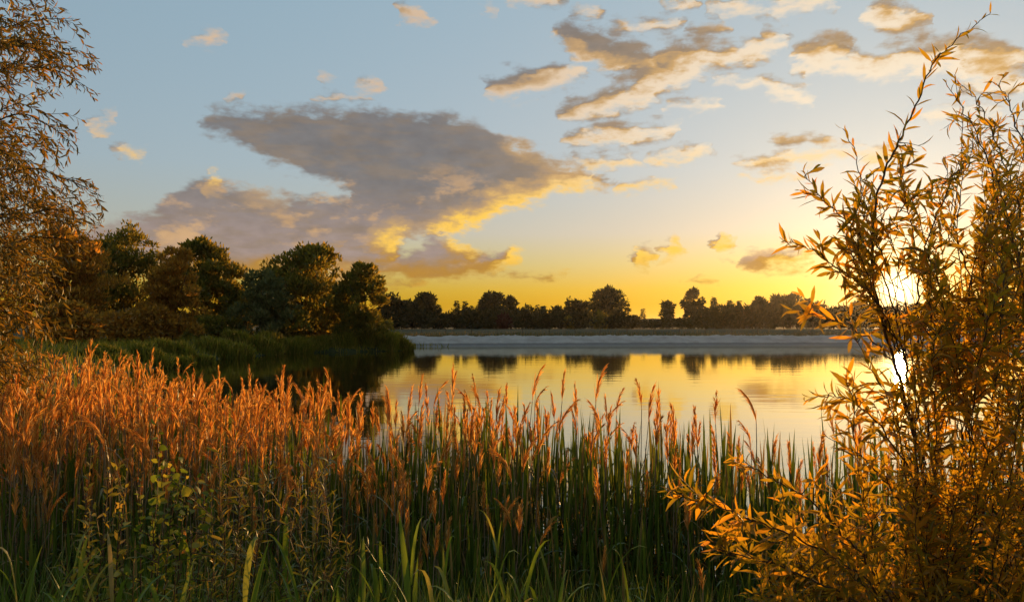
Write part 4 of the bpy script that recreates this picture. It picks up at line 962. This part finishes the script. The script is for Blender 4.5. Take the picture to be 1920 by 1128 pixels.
sapling('sallow_sapling', 'young sallow with oval leaves left of the round leaved poplar', 'sapling', [(172, 828, 3.1), (205, 880, 3.0), (238, 880, 3.05), (160, 925, 2.9), (225, 940, 2.85)], EL, M['sallow_leaf'], .052, .022, 150, 62, 9, (.08, .2))
sapling('osier_sapling', 'fine leaved osier just right of the round leaved poplar', 'sapling', [(440, 790, 3.2), (410, 850, 3.1), (475, 860, 3.1), (395, 930, 2.9), (450, 950, 2.85), (500, 900, 3.0), (420, 1010, 2.7)], NA, M['osier_leaf'], .06, .014, 120, 63, 12, (.1, .26))
sapling('osier_sapling', 'spreading fine leaved osier before the middle reeds', 'sapling', [(598, 842, 3.2), (560, 900, 3.1), (545, 960, 2.95), (620, 950, 3.0), (585, 1010, 2.8), (650, 1000, 2.9), (520, 1030, 2.7), (610, 1060, 2.6)], NA, M['osier_leaf'], .06, .014, 120, 64, 12, (.1, .26))
sapling('osier_sapling', 'low fine leaved osier in the lower left corner', 'sapling', [(300, 1010, 2.7), (360, 985, 2.75), (250, 1050, 2.6), (330, 1060, 2.5), (400, 1070, 2.5)], NA, M['osier_leaf'], .055, .014, 80, 65, 9, (.1, .22))

# --- midges dancing in the light before the shore
r = np.random.default_rng(77); k = 420; mx = r.uniform(180, 1000, k); my = r.normal(610, 75, k); md = r.uniform(9, 38, k)
mp = np.array([spot(a, b, c) for a, b, c in zip(mx, my, md)]); keep = mp[:, 2] > .15; mp, md = mp[keep], md[keep]
ob = (np.array([(-1, 0, 0), (0, -.4, .3), (1, 0, 0), (0, .4, .3), (0, 0, -.4)], float), np.array([(0, 1, 4, 4), (1, 2, 4, 4)]))
ob = (np.array([(-1, 0, 0), (0, -.35, .45), (1, 0, 0), (0, .35, -.45)], float), np.array([(0, 1, 2, 3)]))
V, Q = scatter(ob, frames(rnd_dirs(len(mp), r), rnd_dirs(len(mp), r)), mp, .0042 + md * .00022)
M['midge'] = leafy('midge_wing', [(0.0, (0.35, 0.25, 0.15)), (1.0, (0.6, 0.45, 0.3))], 0.6, None, 0.1, 0.3)
tag(link('midges', quad_mesh('midges', V, Q, M['midge'])), 'swarm of tiny midges glinting over the dark water', 'midges', kind='stuff')
# ------------------------------------------------------------------ thin haze, added to spread a warm glow round the sun
def haze(density):
    m, t = material('haze'); v = t.new('ShaderNodeVolumePrincipled')
    v.inputs['Color'].default_value = (1.0, 0.93, 0.82, 1); v.inputs['Density'].default_value = density; v.inputs['Anisotropy'].default_value = 0.78
    o = t.new('ShaderNodeOutputMaterial'); t.l.new(v.outputs[0], o.inputs['Volume'])
    x0, x1, y0, y1, z0, z1 = -9500, 9500, -9500, 9500, -3.0, 42.0
    V = [(x, y, z) for x in (x0, x1) for y in (y0, y1) for z in (z0, z1)]
    Q = [(0, 1, 3, 2), (4, 6, 7, 5), (0, 4, 5, 1), (2, 3, 7, 6), (0, 2, 6, 4), (1, 5, 7, 3)]
    tag(link('haze', quad_mesh('haze', V, Q, m, smooth=False)), 'thin warm haze added for the glow round the sun', 'haze', kind='stuff')
haze(0.00003)
